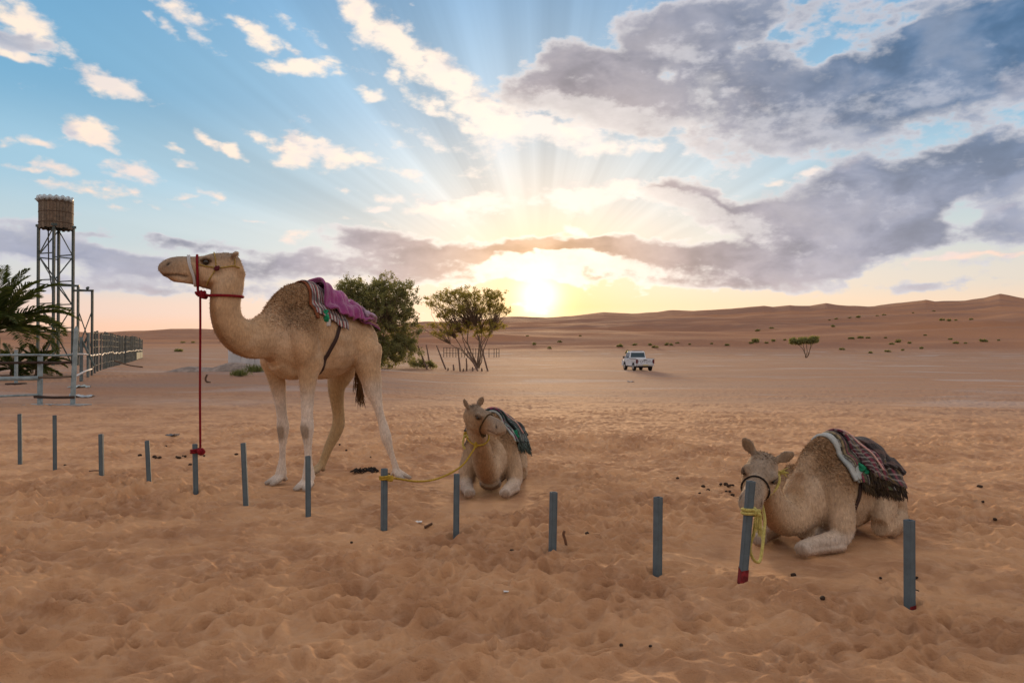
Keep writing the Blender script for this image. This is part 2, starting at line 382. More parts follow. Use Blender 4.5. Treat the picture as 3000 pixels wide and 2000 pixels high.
def terrain(x, y):
    x = np.asarray(x, float); y = np.asarray(y, float)
    z = terrain_base(x, y)
    r = np.sqrt(x * x + y * y)
    wx = x + perlin(x / .45, y / .45, 21) * .10; wy = y + perlin(x / .45, y / .45, 22) * .10
    soft = lambda n, e: np.sqrt(n * n + e)
    n1 = 1 - soft(perlin(wx / .26, wy / .22, 23), .006) * 2
    n2 = 1 - soft(perlin(wx / .12, wy / .10, 24), .008) * 2
    n3 = perlin(wx / .05, wy / .045, 25)
    patch = .6 + .8 * sstep(perlin(x / 2.2, y / 2.2, 26), -.5, .6)
    d = n1 * .021 + n2 * .0155 + n3 * .005 + dent(wx, wy, .33, .075, .026, 3) + dent(wx + .3, wy, .19, .045, .021, 11)
    rp = 1 - soft(perlin(wx / .20 + wy * .6, wy / .075, 29), .004) * 2
    d += rp * .005 * sstep(perlin(x / 1.1, y / 1.1, 30), -.2, .4)
    d += perlin(x / 1.3, y / 1.3, 27) * .022 + perlin(x / .6, y / .5, 28) * .016
    fade = 1 - .60 * sstep(r, 8, 22)
    fade = fade * (1 - .75 * sstep(r, 22, 60))
    fade = fade * (1 - sstep(r, 110, 180))
    # tyre track pressed into the near sand
    for (ax_, ay_, bx_, by_) in TRACKS:
        tx, ty = bx_ - ax_, by_ - ay_; ln = math.hypot(tx, ty); tx /= ln; ty /= ln
        al = (x - ax_) * tx + (y - ay_) * ty; ac = -(x - ax_) * ty + (y - ay_) * tx + .06 * np.sin(al * 1.3)
        inside = sstep(np.abs(ac), .125, .095) * sstep(al, 0, .4) * sstep(al, ln, ln - .4)
        tread = np.sin((al + np.abs(ac) * .9) * 2 * np.pi / .06) * (.0028 + .0015 * perlin(x / .3, y / .3, 44)) * sstep(np.abs(ac), .10, .08)
        d = d * (1 - inside * .8) + inside * (-.012 + tread) + .010 * np.exp(-((np.abs(ac) - .14) / .03) ** 2) * sstep(al, 0, .4) * sstep(al, ln, ln - .4)
    hold = np.ones_like(r)
    for (fx, fy, fr, fz) in FLAT:
        q = np.sqrt((x - fx) ** 2 + (y - fy) ** 2) / fr
        hold = hold * sstep(q, .55, 1.5)
        z = z + fz * (1 - sstep(q, .5, 1.4))
    return z + 1.42 * d * patch * fade * hold
def ground_z(x, y):
    return float(terrain(np.array([x]), np.array([y]))[0])
def ground_px(u, v, off=0.0):
    """ground point seen at a photo pixel"""
    d = dir_px(u, v)
    y = np.concatenate([np.arange(2, 40, .05), np.arange(40, 400, .4), np.arange(400, 1500, 2.0)])
    t = y / d.y
    zr = HCAM + d.z * t
    zt = terrain_base(d.x * t, y) + off
    k = np.argmax(zr <= zt)
    if not (zr <= zt).any(): k = len(y) - 1
    return Vector((d.x * t[k], y[k], float(zt[k])))
def at_depth(u, v, Y):
    d = dir_px(u, v); t = Y / d.y
    return Vector((d.x * t, Y, HCAM + d.z * t))
def project(p):
    a = Vector((p[0], p[1], p[2] - HCAM)); a.rotate(Matrix.Rotation(-PITCH, 3, 'X'))
    return (1500 + FPX * a.x / a.y, 1000 - FPX * a.z / a.y)
# ================================================================ object + material helpers
def tag(o, label=None, cat=None, group=None, kind=None):
    if label: o['label'] = label
    if cat: o['category'] = cat
    if group: o['group'] = group
    if kind: o['kind'] = kind
    return o
def link(o, parent=None):
    COL.objects.link(o)
    if parent is not None: o.parent = parent
    return o
def empty(name, loc=(0, 0, 0), rz=0.0):
    o = bpy.data.objects.new(name, None); o.empty_display_size = .2
    o.location = loc; o.rotation_euler = (0, 0, rz)
    return link(o)
def mesh_np(name, V, F, mat=None, smooth=False):
    me = bpy.data.meshes.new(name)
    V = np.asarray(V, np.float32)
    if isinstance(F, np.ndarray):
        nf, k = F.shape
        me.vertices.add(len(V)); me.vertices.foreach_set('co', V.ravel())
        me.loops.add(nf * k); me.loops.foreach_set('vertex_index', F.astype(np.int32).ravel())
        me.polygons.add(nf); me.polygons.foreach_set('loop_start', np.arange(0, nf * k, k, dtype=np.int32))
        me.polygons.foreach_set('loop_total', np.full(nf, k, np.int32))
    else:
        me.from_pydata([tuple(v) for v in V], [], F)
    if smooth: me.polygons.foreach_set('use_smooth', np.ones(len(me.polygons), bool))
    me.update(calc_edges=True); me.validate()
    if mat is not None: me.materials.append(mat)
    return me
def obj(name, V, F, mat, parent=None, smooth=False):
    """mesh object; V in the parent's local space"""
    return link(bpy.data.objects.new(name, mesh_np(name, V, F, mat, smooth)), parent)
class MB:
    """collects simple shapes into ONE mesh"""
    def __init__(s): s.V = []; s.F = []
    def add(s, V, F):
        k = len(s.V); s.V += [tuple(v) for v in V]; s.F += [tuple(i + k for i in f) for f in F]; return s
    def box(s, x0, x1, y0, y1, z0, z1):
        V = [(x0, y0, z0), (x1, y0, z0), (x1, y1, z0), (x0, y1, z0), (x0, y0, z1), (x1, y0, z1), (x1, y1, z1), (x0, y1, z1)]
        return s.add(V, [(0, 3, 2, 1), (4, 5, 6, 7), (0, 1, 5, 4), (1, 2, 6, 5), (2, 3, 7, 6), (3, 0, 4, 7)])
    def tube(s, pts, r, n=8, side=None, rb=None, caps=True):
        V, F = loft(pts, r, rb, n, side, caps=caps); return s.add(V, F)
    def bar(s, a, b, w, h=None, side=None):
        h = h or w
        a = Vector(a); b = Vector(b); t = (b - a).normalized()
        sd = Vector(side) if side is not None else (Vector((1, 0, 0)) if abs(t.x) < .8 else Vector((0, 1, 0)))
        sd = (sd - t * sd.dot(t)).normalized(); up = t.cross(sd)
        V = [p + sd * (i * w / 2) + up * (j * h / 2) for p in (a, b) for i, j in ((-1, -1), (1, -1), (1, 1), (-1, 1))]
        return s.add(V, [(0, 1, 2, 3)[::-1], (4, 5, 6, 7), (0, 1, 5, 4), (1, 2, 6, 5), (2, 3, 7, 6), (3, 0, 4, 7)])
    def build(s, name, mat, parent=None, smooth=False):
        return obj(name, s.V, s.F, mat, parent, smooth)
def catmull(P, k):
    P = np.asarray(P, float)
    if len(P) < 3 or k <= 1: return P
    Q = np.vstack([2 * P[0] - P[1], P, 2 * P[-1] - P[-2]])
    out = []
    for i in range(1, len(Q) - 2):
        for j in range(k):
            t = j / k
            a, b, c, d = Q[i - 1], Q[i], Q[i + 1], Q[i + 2]
            out.append(.5 * (2 * b + (c - a) * t + (2 * a - 5 * b + 4 * c - d) * t * t + (3 * b - a - 3 * c + d) * t ** 3))
    out.append(P[-1]); return np.array(out)
def loft(pts, ra, rb=None, n=12, side=None, sub=1, caps=True):
    """elliptic tube along pts; ra = half width along `side`, rb = half size across"""
    P = np.array([tuple(p) for p in pts], float)
    m = len(P)
    ra = np.full(m, ra, float) if np.isscalar(ra) else np.asarray(ra, float)
    rb = ra.copy() if rb is None else (np.full(m, rb, float) if np.isscalar(rb) else np.asarray(rb, float))
    if sub > 1:
        Q = catmull(np.hstack([P, ra[:, None], rb[:, None]]), sub)
        P, ra, rb = Q[:, :3], np.maximum(Q[:, 3], .002), np.maximum(Q[:, 4], .002)
        m = len(P)
    T = np.gradient(P, axis=0); T /= np.linalg.norm(T, axis=1)[:, None] + 1e-12
    V = []
    prev = None
    for i in range(m):
        t = T[i]
        if side is not None: s = np.array(side, float)
        elif prev is not None: s = prev
        else: s = np.array([1., 0, 0]) if abs(t[0]) < .8 else np.array([0, 1., 0])
        s = s - t * s.dot(t); s /= np.linalg.norm(s) + 1e-12
        prev = s
        up = np.cross(t, s)
        for k in range(n):
            a = 2 * math.pi * k / n
            V.append(P[i] + s * math.cos(a) * ra[i] + up * math.sin(a) * rb[i])
    F = []
    for i in range(m - 1):
        for k in range(n):
            F.append((i * n + k, i * n + (k + 1) % n, (i + 1) * n + (k + 1) % n, (i + 1) * n + k))
    if caps:
        V.append(P[0]); V.append(P[-1]); c0 = len(V) - 2; c1 = len(V) - 1
        for k in range(n):
            F.append((c0, (k + 1) % n, k)); F.append((c1, (m - 1) * n + k, (m - 1) * n + (k + 1) % n))
    return V, F
def copy_tree(o, parent=None):
    c = o.copy(); link(c, parent)
    for ch in o.children: copy_tree(ch, c)
    return c

MATS = {}
def mat(name, color, rough=.8, metal=0.0, var=.0, vscale=8.0, bump=0.0, bscale=40.0, color2=None, spec=.3, sheen=0.0):
    if name in MATS: return MATS[name]
    m = bpy.data.materials.new(name); m.use_nodes = True
    t = m.node_tree; b = t.nodes['Principled BSDF']; n = NB(t)
    b.inputs['Roughness'].default_value = rough; b.inputs['Metallic'].default_value = metal
    b.inputs['Specular IOR Level'].default_value = spec
    if sheen: b.inputs['Sheen Weight'].default_value = sheen
    tcn = t.nodes.new('ShaderNodeTexCoord')
    if var or color2:
        f = n.noise(tcn.outputs['Object'], vscale, 4, .6)['Fac']
        c2 = color2 or tuple(max(0, c * (1 - var)) for c in color)
        c1 = color if color2 else tuple(min(1, c * (1 + var)) for c in color)
        t.links.new(n.mix(n.ss(f, .32, .68), c1, c2), b.inputs['Base Color'])
    else: b.inputs['Base Color'].default_value = tuple(color) + (1,)
    if bump:
        bn = t.nodes.new('ShaderNodeBump'); bn.inputs['Strength'].default_value = bump; bn.inputs['Distance'].default_value = .02
        f2 = n.noise(tcn.outputs['Object'], bscale, 4, .6)['Fac']
        t.links.new(f2, bn.inputs['Height']); t.links.new(bn.outputs[0], b.inputs['Normal'])
    MATS[name] = m
    return m
# ================================================================ the ground: one sheet of sand from the camera to the horizon
def sand_material():
    m = bpy.data.materials.new('sand'); m.use_nodes = True
    t = m.node_tree; b = t.nodes['Principled BSDF']; n = NB(t)
    geo = t.nodes.new('ShaderNodeNewGeometry'); P = geo.outputs['Position']
    x, y, z = n.sep(P)
    dist = n.v('LENGTH', n.comb(x, y, 0.0))
    warm = lin(198, 155, 116); warm2 = lin(164, 123, 91); pale = lin(202, 166, 134)
    f1 = n.noise(P, 1.3, 4, .6)['Fac']; f2 = n.noise(P, 9.0, 3, .6)['Fac']
    near = n.mix(n.ss(f1, .35, .68), warm, warm2)
    near = n.mix(n.m('MULTIPLY', n.ss(f2, .45, .75), .5), near, pale)
    # hard trodden plain: greyer, streaked by wheel tracks
    st = n.noise(n.v('MULTIPLY', P, (.05, .35, 0.0)), 1.0, 4, .6)['Fac']
    pl = n.noise(n.v('MULTIPLY', P, (.10, .16, 0.0)), 1.0, 4, .55, .6)['Fac']
    plain = n.mix(n.ss(st, .35, .66), lin(150, 115, 92), lin(142, 119, 106))
    gravel = n.m('MULTIPLY', n.ss(pl, .54, .66), .75)
    plain = n.mix(gravel, plain, lin(158, 146, 142))
    soil = n.mix(n.m('MULTIPLY', n.ss(dist, 11.0, 30.0), .95), near, plain)
    # dunes: clean orange sand, darker where scrub grows
    du = n.noise(n.v('MULTIPLY', P, (.004, .012, .01)), 1.0, 4, .55)['Fac']
    dune = n.mix(n.ss(du, .35, .65), lin(160, 116, 86), lin(138, 104, 86))
    soil = n.mix(n.ss(z, -.3, 1.6), soil, n.mix(n.ss(dist, 140.0, 260.0), soil, dune))
    t.links.new(soil, b.inputs['Base Color'])
    b.inputs['Roughness'].default_value = .92
    b.inputs['Specular IOR Level'].default_value = .12
    bn = t.nodes.new('ShaderNodeBump'); bn.inputs['Distance'].default_value = .022; bn.inputs['Strength'].default_value = .9
    g1 = n.noise(P, 38.0, 5, .65)['Fac']; g2 = n.noise(P, 240.0, 2, .6)['Fac']
    hgt = n.m('ADD', g1, n.m('MULTIPLY', g2, .25))
    far = n.noise(n.v('MULTIPLY', P, (1.0, 1.6, 1.0)), 2.2, 4, .6)['Fac']
    hgt = n.m('ADD', n.m('MULTIPLY', hgt, n.ss(dist, 14.0, 5.0)), n.m('MULTIPLY', n.m('MULTIPLY', far, 3.5), n.ss(dist, 8.0, 30.0)))
    t.links.new(hgt, bn.inputs['Height']); t.links.new(bn.outputs[0], b.inputs['Normal'])
    return m
def build_ground():
    th = np.concatenate([np.linspace(-180, -44, 70, endpoint=False), np.linspace(-44, 44, 1000, endpoint=False), np.linspace(44, 180, 70, endpoint=False)])
    th = np.radians(th)
    inv = np.linspace(1 / 2.6, 1 / 60.0, 820)
    rr = np.concatenate([[.02, .5, 1.0, 1.5, 1.9, 2.2, 2.4], 1 / inv, np.geomspace(60.5, 3800, 240)])
    R, A = np.meshgrid(rr, th, indexing='ij')
    X = R * np.sin(A); Y = R * np.cos(A)
    Z = terrain(X, Y)
    nr, nt = R.shape
    V = np.stack([X, Y, Z], -1).reshape(-1, 3)
    i, j = np.meshgrid(np.arange(nr - 1), np.arange(nt), indexing='ij')
    j2 = (j + 1) % nt
    F = np.stack([i * nt + j, i * nt + j2, (i + 1) * nt + j2, (i + 1) * nt + j], -1).reshape(-1, 4)[:, ::-1]
    o = obj('ground', V, np.ascontiguousarray(F), sand_material(), None, True)
    tag(o, kind='structure')
    return o
# ================================================================ camels
class Frame:
    """an animal's ground frame: M under the front feet / knees, b = towards its tail, L = its left"""
    def __init__(s, M, b):
        s.M = Vector((M[0], M[1])); s.b = Vector(b).normalized(); h = -s.b
        s.L = Vector((-h.y, h.x)); s.z0 = 0.0
        s.base = Vector((s.M.x + s.b.x * .5, s.M.y + s.b.y * .5, 0.0))
    def w(s, q, l, z):
        return Vector((s.M.x + s.b.x * q + s.L.x * l, s.M.y + s.b.y * q + s.L.y * l, z + s.z0))
    def px(s, u, v, l):
        d = dir_px(u, v)
        t = (l + s.M.dot(s.L)) / (d.x * s.L.x + d.y * s.L.y)
        return Vector((d.x * t, d.y * t, HCAM + d.z * t))
    def local(s, V):
        V = np.asarray(V); dx = V[:, 0] - s.M.x; dy = V[:, 1] - s.M.y
        return dx * s.b.x + dy * s.b.y, dx * s.L.x + dy * s.L.y, V[:, 2] - s.z0
    @property
    def L3(s): return Vector((s.L.x, s.L.y, 0))
class Head:
    def __init__(s, O, fwd, up, L, wide=1.0):
        s.O = Vector(O); s.f = Vector(fwd).normalized()
        u = Vector(up); s.u = (u - s.f * u.dot(s.f)).normalized(); s.r = s.u.cross(s.f)   # r = the head's left side
        s.L = L; s.wide = wide
    def p(s, x, y, z): return s.O + s.f * (x * s.L) + s.r * (y * s.wide * s.L) + s.u * (z * s.L)
    def local(s, V):
        D_ = np.asarray(V) - np.array(s.O)
        return D_ @ np.array(s.f) / s.L, D_ @ np.array(s.r) / (s.L * s.wide), D_ @ np.array(s.u) / s.L
HEADSEC = [(.02, .07, .12, .075), (.08, .05, .185, .11), (.16, .03, .225, .135), (.27, .0, .245, .145), (.38, -.01, .24, .145), (.48, -.012, .215, .13),
           (.57, .0, .188, .105), (.66, .012, .168, .092), (.75, .018, .158, .092), (.83, .012, .152, .10), (.90, -.002, .136, .10), (.955, -.022, .106, .084), (.992, -.05, .058, .052)]
def head_tubes(h, ear_up=.17, ear_out=.06, ear_back=-.02):
    T = []
    P = [h.p(x, 0, z) for x, z, hh, hw in HEADSEC]
    T.append((P, [q[3] * h.L * h.wide for q in HEADSEC], [q[2] * h.L for q in HEADSEC], h.r))
    for sd in (-1, 1):
        # brow and cheek
        T.append(([h.p(.37, sd * .09, .13), h.p(.44, sd * .115, .145), h.p(.52, sd * .095, .12)], [.03 * h.L, .05 * h.L, .025 * h.L], None, h.r))
        T.append(([h.p(.22, sd * .08, -.08), h.p(.36, sd * .09, -.11), h.p(.5, sd * .06, -.13)], [.06 * h.L, .075 * h.L, .04 * h.L], None, h.r))
        # nostril wing and upper lip
        T.append(([h.p(.84, sd * .06, .06), h.p(.90, sd * .07, .045), h.p(.95, sd * .055, .0)], [.03 * h.L, .045 * h.L, .03 * h.L], None, h.r))
        # ear
        b0 = h.p(.15, sd * .09, .17); b1 = h.p(.15 + ear_back * .5, sd * (.10 + ear_out * .55), .19 + ear_up * .5); b2 = h.p(.15 + ear_back, sd * (.10 + ear_out), .19 + ear_up)
        T.append(([b0, b0.lerp(b1, .6), b1, b1.lerp(b2, .6), b2], [.036 * h.L, .064 * h.L, .074 * h.L, .056 * h.L, .022 * h.L], [.030 * h.L, .028 * h.L, .024 * h.L, .022 * h.L, .016 * h.L], tuple(h.r + h.f * (.35 * sd))))
    # lower jaw and hanging lip
    T.append(([h.p(.40, 0, -.15), h.p(.58, 0, -.135), h.p(.72, 0, -.125), h.p(.84, 0, -.118), h.p(.89, 0, -.10)], [.08 * h.L, .062 * h.L, .055 * h.L, .055 * h.L, .03 * h.L], [.07 * h.L, .055 * h.L, .045 * h.L, .038 * h.L, .02 * h.L], h.r))
    return T
def foot_tubes(p, toe, size=.17, w=.05):
    """two broad padded toes; p = ankle point above the sand"""
    toe = Vector(toe); toe.z = 0; toe.normalize(); sd = Vector((-toe.y, toe.x, 0))
    T = []
    g = p.z * 0
    for k in (-1, 1):
        a = p + Vector((0, 0, -.01)) + sd * (k * .018)
        z = p.z
        b1 = p + toe * (size * .42) + sd * (k * .042); b1.z = z - .055
        c = p + toe * (size * .95) + sd * (k * .058); c.z = z - .088
        T.append(([a, b1, c], [w * .75, w, w * .72], [w * .7, w * .62, w * .33], sd))
    hb = p - toe * .05; hb.z = p.z - .07
    T.append(([p, hb], [w * .8, w * .9], [w * .7, w * .5], sd))
    return T
def grow_body(name, tubes, voxel, smooth_it, material):
    V = []; F = []
    for (P, ra, rb, side) in tubes:
        v, f = loft(P, ra, rb, 16, side, sub=4)
        k = len(V); V += [tuple(q) for q in v]; F += [tuple(i + k for i in q) for q in f]
    me = mesh_np(name + '_rough', V, F)
    bm = bmesh.new(); bm.from_mesh(me)
    # outward normals for each closed shell
    bmesh.ops.recalc_face_normals(bm, faces=bm.faces); bm.to_mesh(me); bm.free()
    o = link(bpy.data.objects.new(name + '_rough', me))
    r = o.modifiers.new('r', 'REMESH'); r.mode = 'VOXEL'; r.voxel_size = voxel; r.use_smooth_shade = True
    sm = o.modifiers.new('s', 'SMOOTH'); sm.factor = .5; sm.iterations = smooth_it
    dg = bpy.context.evaluated_depsgraph_get(); dg.update()
    out = bpy.data.meshes.new_from_object(o.evaluated_get(dg)); out.name = name
    bpy.data.objects.remove(o); bpy.data.meshes.remove(me)
    out.materials.clear(); out.materials.append(material)
    return out
def mverts(me):
    a = np.empty(len(me.vertices) * 3, np.float32); me.vertices.foreach_get('co', a); return a.reshape(-1, 3).astype(float)
def mnormals(me):
    a = np.empty(len(me.vertices) * 3, np.float32); me.vertices.foreach_get('normal', a); return a.reshape(-1, 3).astype(float)
def set_color(me, C, name='coat'):
    at = me.color_attributes.new(name, 'FLOAT_COLOR', 'POINT')
    at.data.foreach_set('color', np.hstack([C, np.ones((len(C), 1))]).astype(np.float32).ravel())
def coat_material():
    m = bpy.data.materials.new('camel_coat'); m.use_nodes = True
    t = m.node_tree; b = t.nodes['Principled BSDF']; n = NB(t)
    at = t.nodes.new('ShaderNodeAttribute'); at.attribute_name = 'coat'
    tcn = t.nodes.new('ShaderNodeTexCoord'); P = tcn.outputs['Object']
    f1 = n.noise(P, 6.0, 4, .6)['Fac']; f2 = n.noise(n.v('MULTIPLY', P, (1, 1, .35)), 70.0, 3, .65)['Fac']
    c = n.v('SCALE', at.outputs['Color'], n.m('MULTIPLY_ADD', n.m('SUBTRACT', f1, .5), .75, 1.0))
    c = n.v('SCALE', c, n.m('MULTIPLY_ADD', n.m('SUBTRACT', f2, .5), 1.0, 1.0))
    t.links.new(c, b.inputs['Base Color'])
    b.inputs['Roughness'].default_value = .85; b.inputs['Specular IOR Level'].default_value = .15
    b.inputs['Sheen Weight'].default_value = .08; b.inputs['Sheen Roughness'].default_value = .5
    bn = t.nodes.new('ShaderNodeBump'); bn.inputs['Strength'].default_value = .55; bn.inputs['Distance'].default_value = .012
    t.links.new(n.m('ADD', f2, n.noise(P, 22.0, 3, .6)['Fac']), bn.inputs['Height']); t.links.new(bn.outputs[0], b.inputs['Normal'])
    return m
COAT = coat_material()
TAN = np.array([.44, .300, .178]); PALE = np.array([.57, .445, .32]); WHITE = np.array([.60, .54, .48]); BROWN = np.array([.27, .170, .092]); RUST = np.array([.20, .092, .032]); DARK = np.array([.045, .032, .025]); GREY = np.array([.22, .185, .15])
def lerp_c(C, T, f): return C * (1 - f[:, None]) + T[None] * f[:, None]
def bell(v, c, w): return np.exp(-((v - c) / w) ** 2)
def face_marks(me, C, V, h):
    """press in nostrils, mouth and eye sockets, and darken them"""
    x, y, z = h.local(V)
    ay = np.abs(y)
    N = mnormals(me)
    d = np.zeros(len(V)); inh = ((x > .0) & (x < 1.1) & (ay < .3) & (np.abs(z) < .36)).astype(float)
    # muzzle greyer, cheeks tan, brow grey-brown
    C = lerp_c(C, np.array([.25, .195, .145]), inh * sstep(x, .55, .9) * .75 * sstep(z, -.16, .0))
    C = lerp_c(C, GREY * .8, inh * sstep(z, .04, .2) * .65)
    C = lerp_c(C, PALE, inh * bell(x, .72, .08) * sstep(z, .05, -.10) * .5)
    nos = inh * bell(x, .905, .030) * bell(z, .062 - (x - .905) * .6, .020) * sstep(ay, .03, .06)
    d -= nos * .020 * h.L / .6; C = lerp_c(C, DARK, np.clip(nos * 1.3, 0, 1))
    ml = -.055 + .30 * np.clip(x - .80, 0, 1) ** 1.0 * -.25 + .10 * (x - .80) * (x < .80)
    mouth = inh * sstep(x, .66, .70) * bell(z, ml - .02, .016) * (ay > .015)
    d -= mouth * .012 * h.L / .6; C = lerp_c(C, DARK, np.clip(mouth * .8, 0, .8))
    eye = inh * bell(x, .465, .050) * bell(z, .098, .034) * sstep(ay, .07, .10)
    d -= eye * .012; C = lerp_c(C, DARK, np.clip(eye * 1.2, 0, .92))
    # inner ear
    ear = inh * sstep(z, .20, .24) * sstep(ay, .09, .12) * (x < .30)
    C = lerp_c(C, BROWN * .75, ear * .6 * sstep(N @ np.array(h.f), .1, .6))
    C = lerp_c(C, PALE, ear * sstep(N @ np.array(h.f), .0, -.5) * .7)
    V2 = V + N * d[:, None]
    me.vertices.foreach_set('co', V2.astype(np.float32).ravel()); me.update()
    return C
def eyes(h, parent, base):
    for sd in (-1, 1):
        c = h.p(.465, sd * .128, .098) - base
        bm = bmesh.new(); bmesh.ops.create_uvsphere(bm, u_segments=14, v_segments=10, radius=.036 * h.L)
        me = bpy.data.meshes.new('eye'); bm.to_mesh(me); bm.free()
        me.materials.append(mat('eye_dark', (.012, .008, .006), rough=.12, spec=.6))
        me.polygons.foreach_set('use_smooth', np.ones(len(me.polygons), bool))
        o = link(bpy.data.objects.new('eye', me), parent); o.location = c
        # heavy upper lid with lashes
        pts = [h.p(.465 + .062 * math.cos(a), sd * (.132 + .012 * math.sin(a)), .100 + .040 * math.sin(a)) - base for a in np.linspace(.1, 3.04, 9)]
        mb = MB(); mb.tube(pts, [.010 * h.L] + [.015 * h.L] * 7 + [.010 * h.L], 6); mb.build('eyelid', mat('eyelid', (.10, .065, .04), .8), o, True).location = -Vector(c)
def wool(me, C, base, parent, shag, n=26000, seed=1):
    """short coat hair standing off the skin, longer where shag is high"""
    rs = np.random.RandomState(seed); V = mverts(me); N = mnormals(me)
    w = .35 + 2.2 * shag; idx = rs.choice(len(V), n, p=w / w.sum())
    R = V[idx] + rs.normal(size=(n, 3)) * .004; Nn = N[idx]
    D_ = Nn * .55 + np.array([0, 0, -.75]) + rs.normal(size=(n, 3)) * .40
    D_ -= Nn * np.minimum(0, (D_ * Nn).sum(1) - .22)[:, None]
    D_ /= np.linalg.norm(D_, axis=1)[:, None]
    L = (.010 + .015 * shag[idx]) * rs.uniform(.6, 1.4, n); Sd = np.cross(D_, rs.normal(size=(n, 3))); Sd /= np.linalg.norm(Sd, axis=1)[:, None] + 1e-9
    wd = (.0022 + .0022 * shag[idx])[:, None]
    P = np.stack([R - Sd * wd - Nn * .002, R + Sd * wd - Nn * .002, R + D_ * L[:, None]], 1).reshape(-1, 3)
    m2 = mesh_np('wool', P - np.array(base), np.arange(n * 3).reshape(-1, 3), COAT)
    c = C[idx] * rs.uniform(.8, 1.5, n)[:, None]; set_color(m2, np.repeat(c, 3, 0))
    tag(link(bpy.data.objects.new('wool', m2), parent), kind='stuff')
def finish_body(me, C, base, parent, shag=None, seed=1):
    if shag is not None: wool(me, C, base, parent, shag, seed=seed)
    set_color(me, C)
    V = mverts(me) - np.array(base); me.vertices.foreach_set('co', V.astype(np.float32).ravel()); me.update()
    o = link(bpy.data.objects.new('body', me), parent); return o
def bvh_of(me):
    V = mverts(me); F = [tuple(p.vertices) for p in me.polygons]
    return BVHTree.FromPolygons([tuple(v) for v in V], F)
def ring_on(bvh, center_fn, dir_fn, n=40, off=.012, R=1.2, a0=0.0, a1=2 * math.pi, rmax=None):
    """points lying on the animal's skin all the way round"""
    pts = []
    for k in range(n):
        a = a0 + (a1 - a0) * k / (n if abs(a1 - a0 - 2 * math.pi) < 1e-6 else n - 1)
        c = center_fn(a); d = dir_fn(a)
        hit, nn, _, _ = bvh.ray_cast(c + d * R, -d, R)
        pts.append((hit + d * off) if (hit is not None and (rmax is None or (hit - c).length < rmax)) else (c + d * (rmax * .8 if rmax else .1)))
    return pts
def closed_tube(pts, r, n=6, rb=None):
    P = [Vector(p) for p in pts]; m = len(P); V = []; F = []
    cen = sum(P, Vector()) / m
    for i in range(m):
        t = (P[(i + 1) % m] - P[i - 1]).normalized(); o_ = (P[i] - cen); o_ = (o_ - t * o_.dot(t)).normalized(); q = t.cross(o_)
        for k in range(n):
            a = 2 * math.pi * k / n; V.append(P[i] + o_ * (math.cos(a) * r) + q * (math.sin(a) * (rb or r)))
    for i in range(m):
        for k in range(n):
            F.append((i * n + k, i * n + (k + 1) % n, ((i + 1) % m) * n + (k + 1) % n, ((i + 1) % m) * n + k))
    return V, F
def shift(V, base): return [Vector(v) - base for v in V]
def rope_mat(name, c, c2):
    if name in MATS: return MATS[name]
    m = mat(name, c, .85, var=0, color2=c2, vscale=60, bump=.9, bscale=160)
    return m
RED = rope_mat('red_rope', (.30, .008, .02), (.20, .005, .012)); YELLOW = rope_mat('yellow_rope', (.55, .38, .05), (.42, .27, .03)); LIME = rope_mat('pale_yellow_rope', (.70, .62, .20), (.52, .46, .13))
BLACKCORD = rope_mat('black_cord', (.03, .022, .02), (.012, .01, .01))
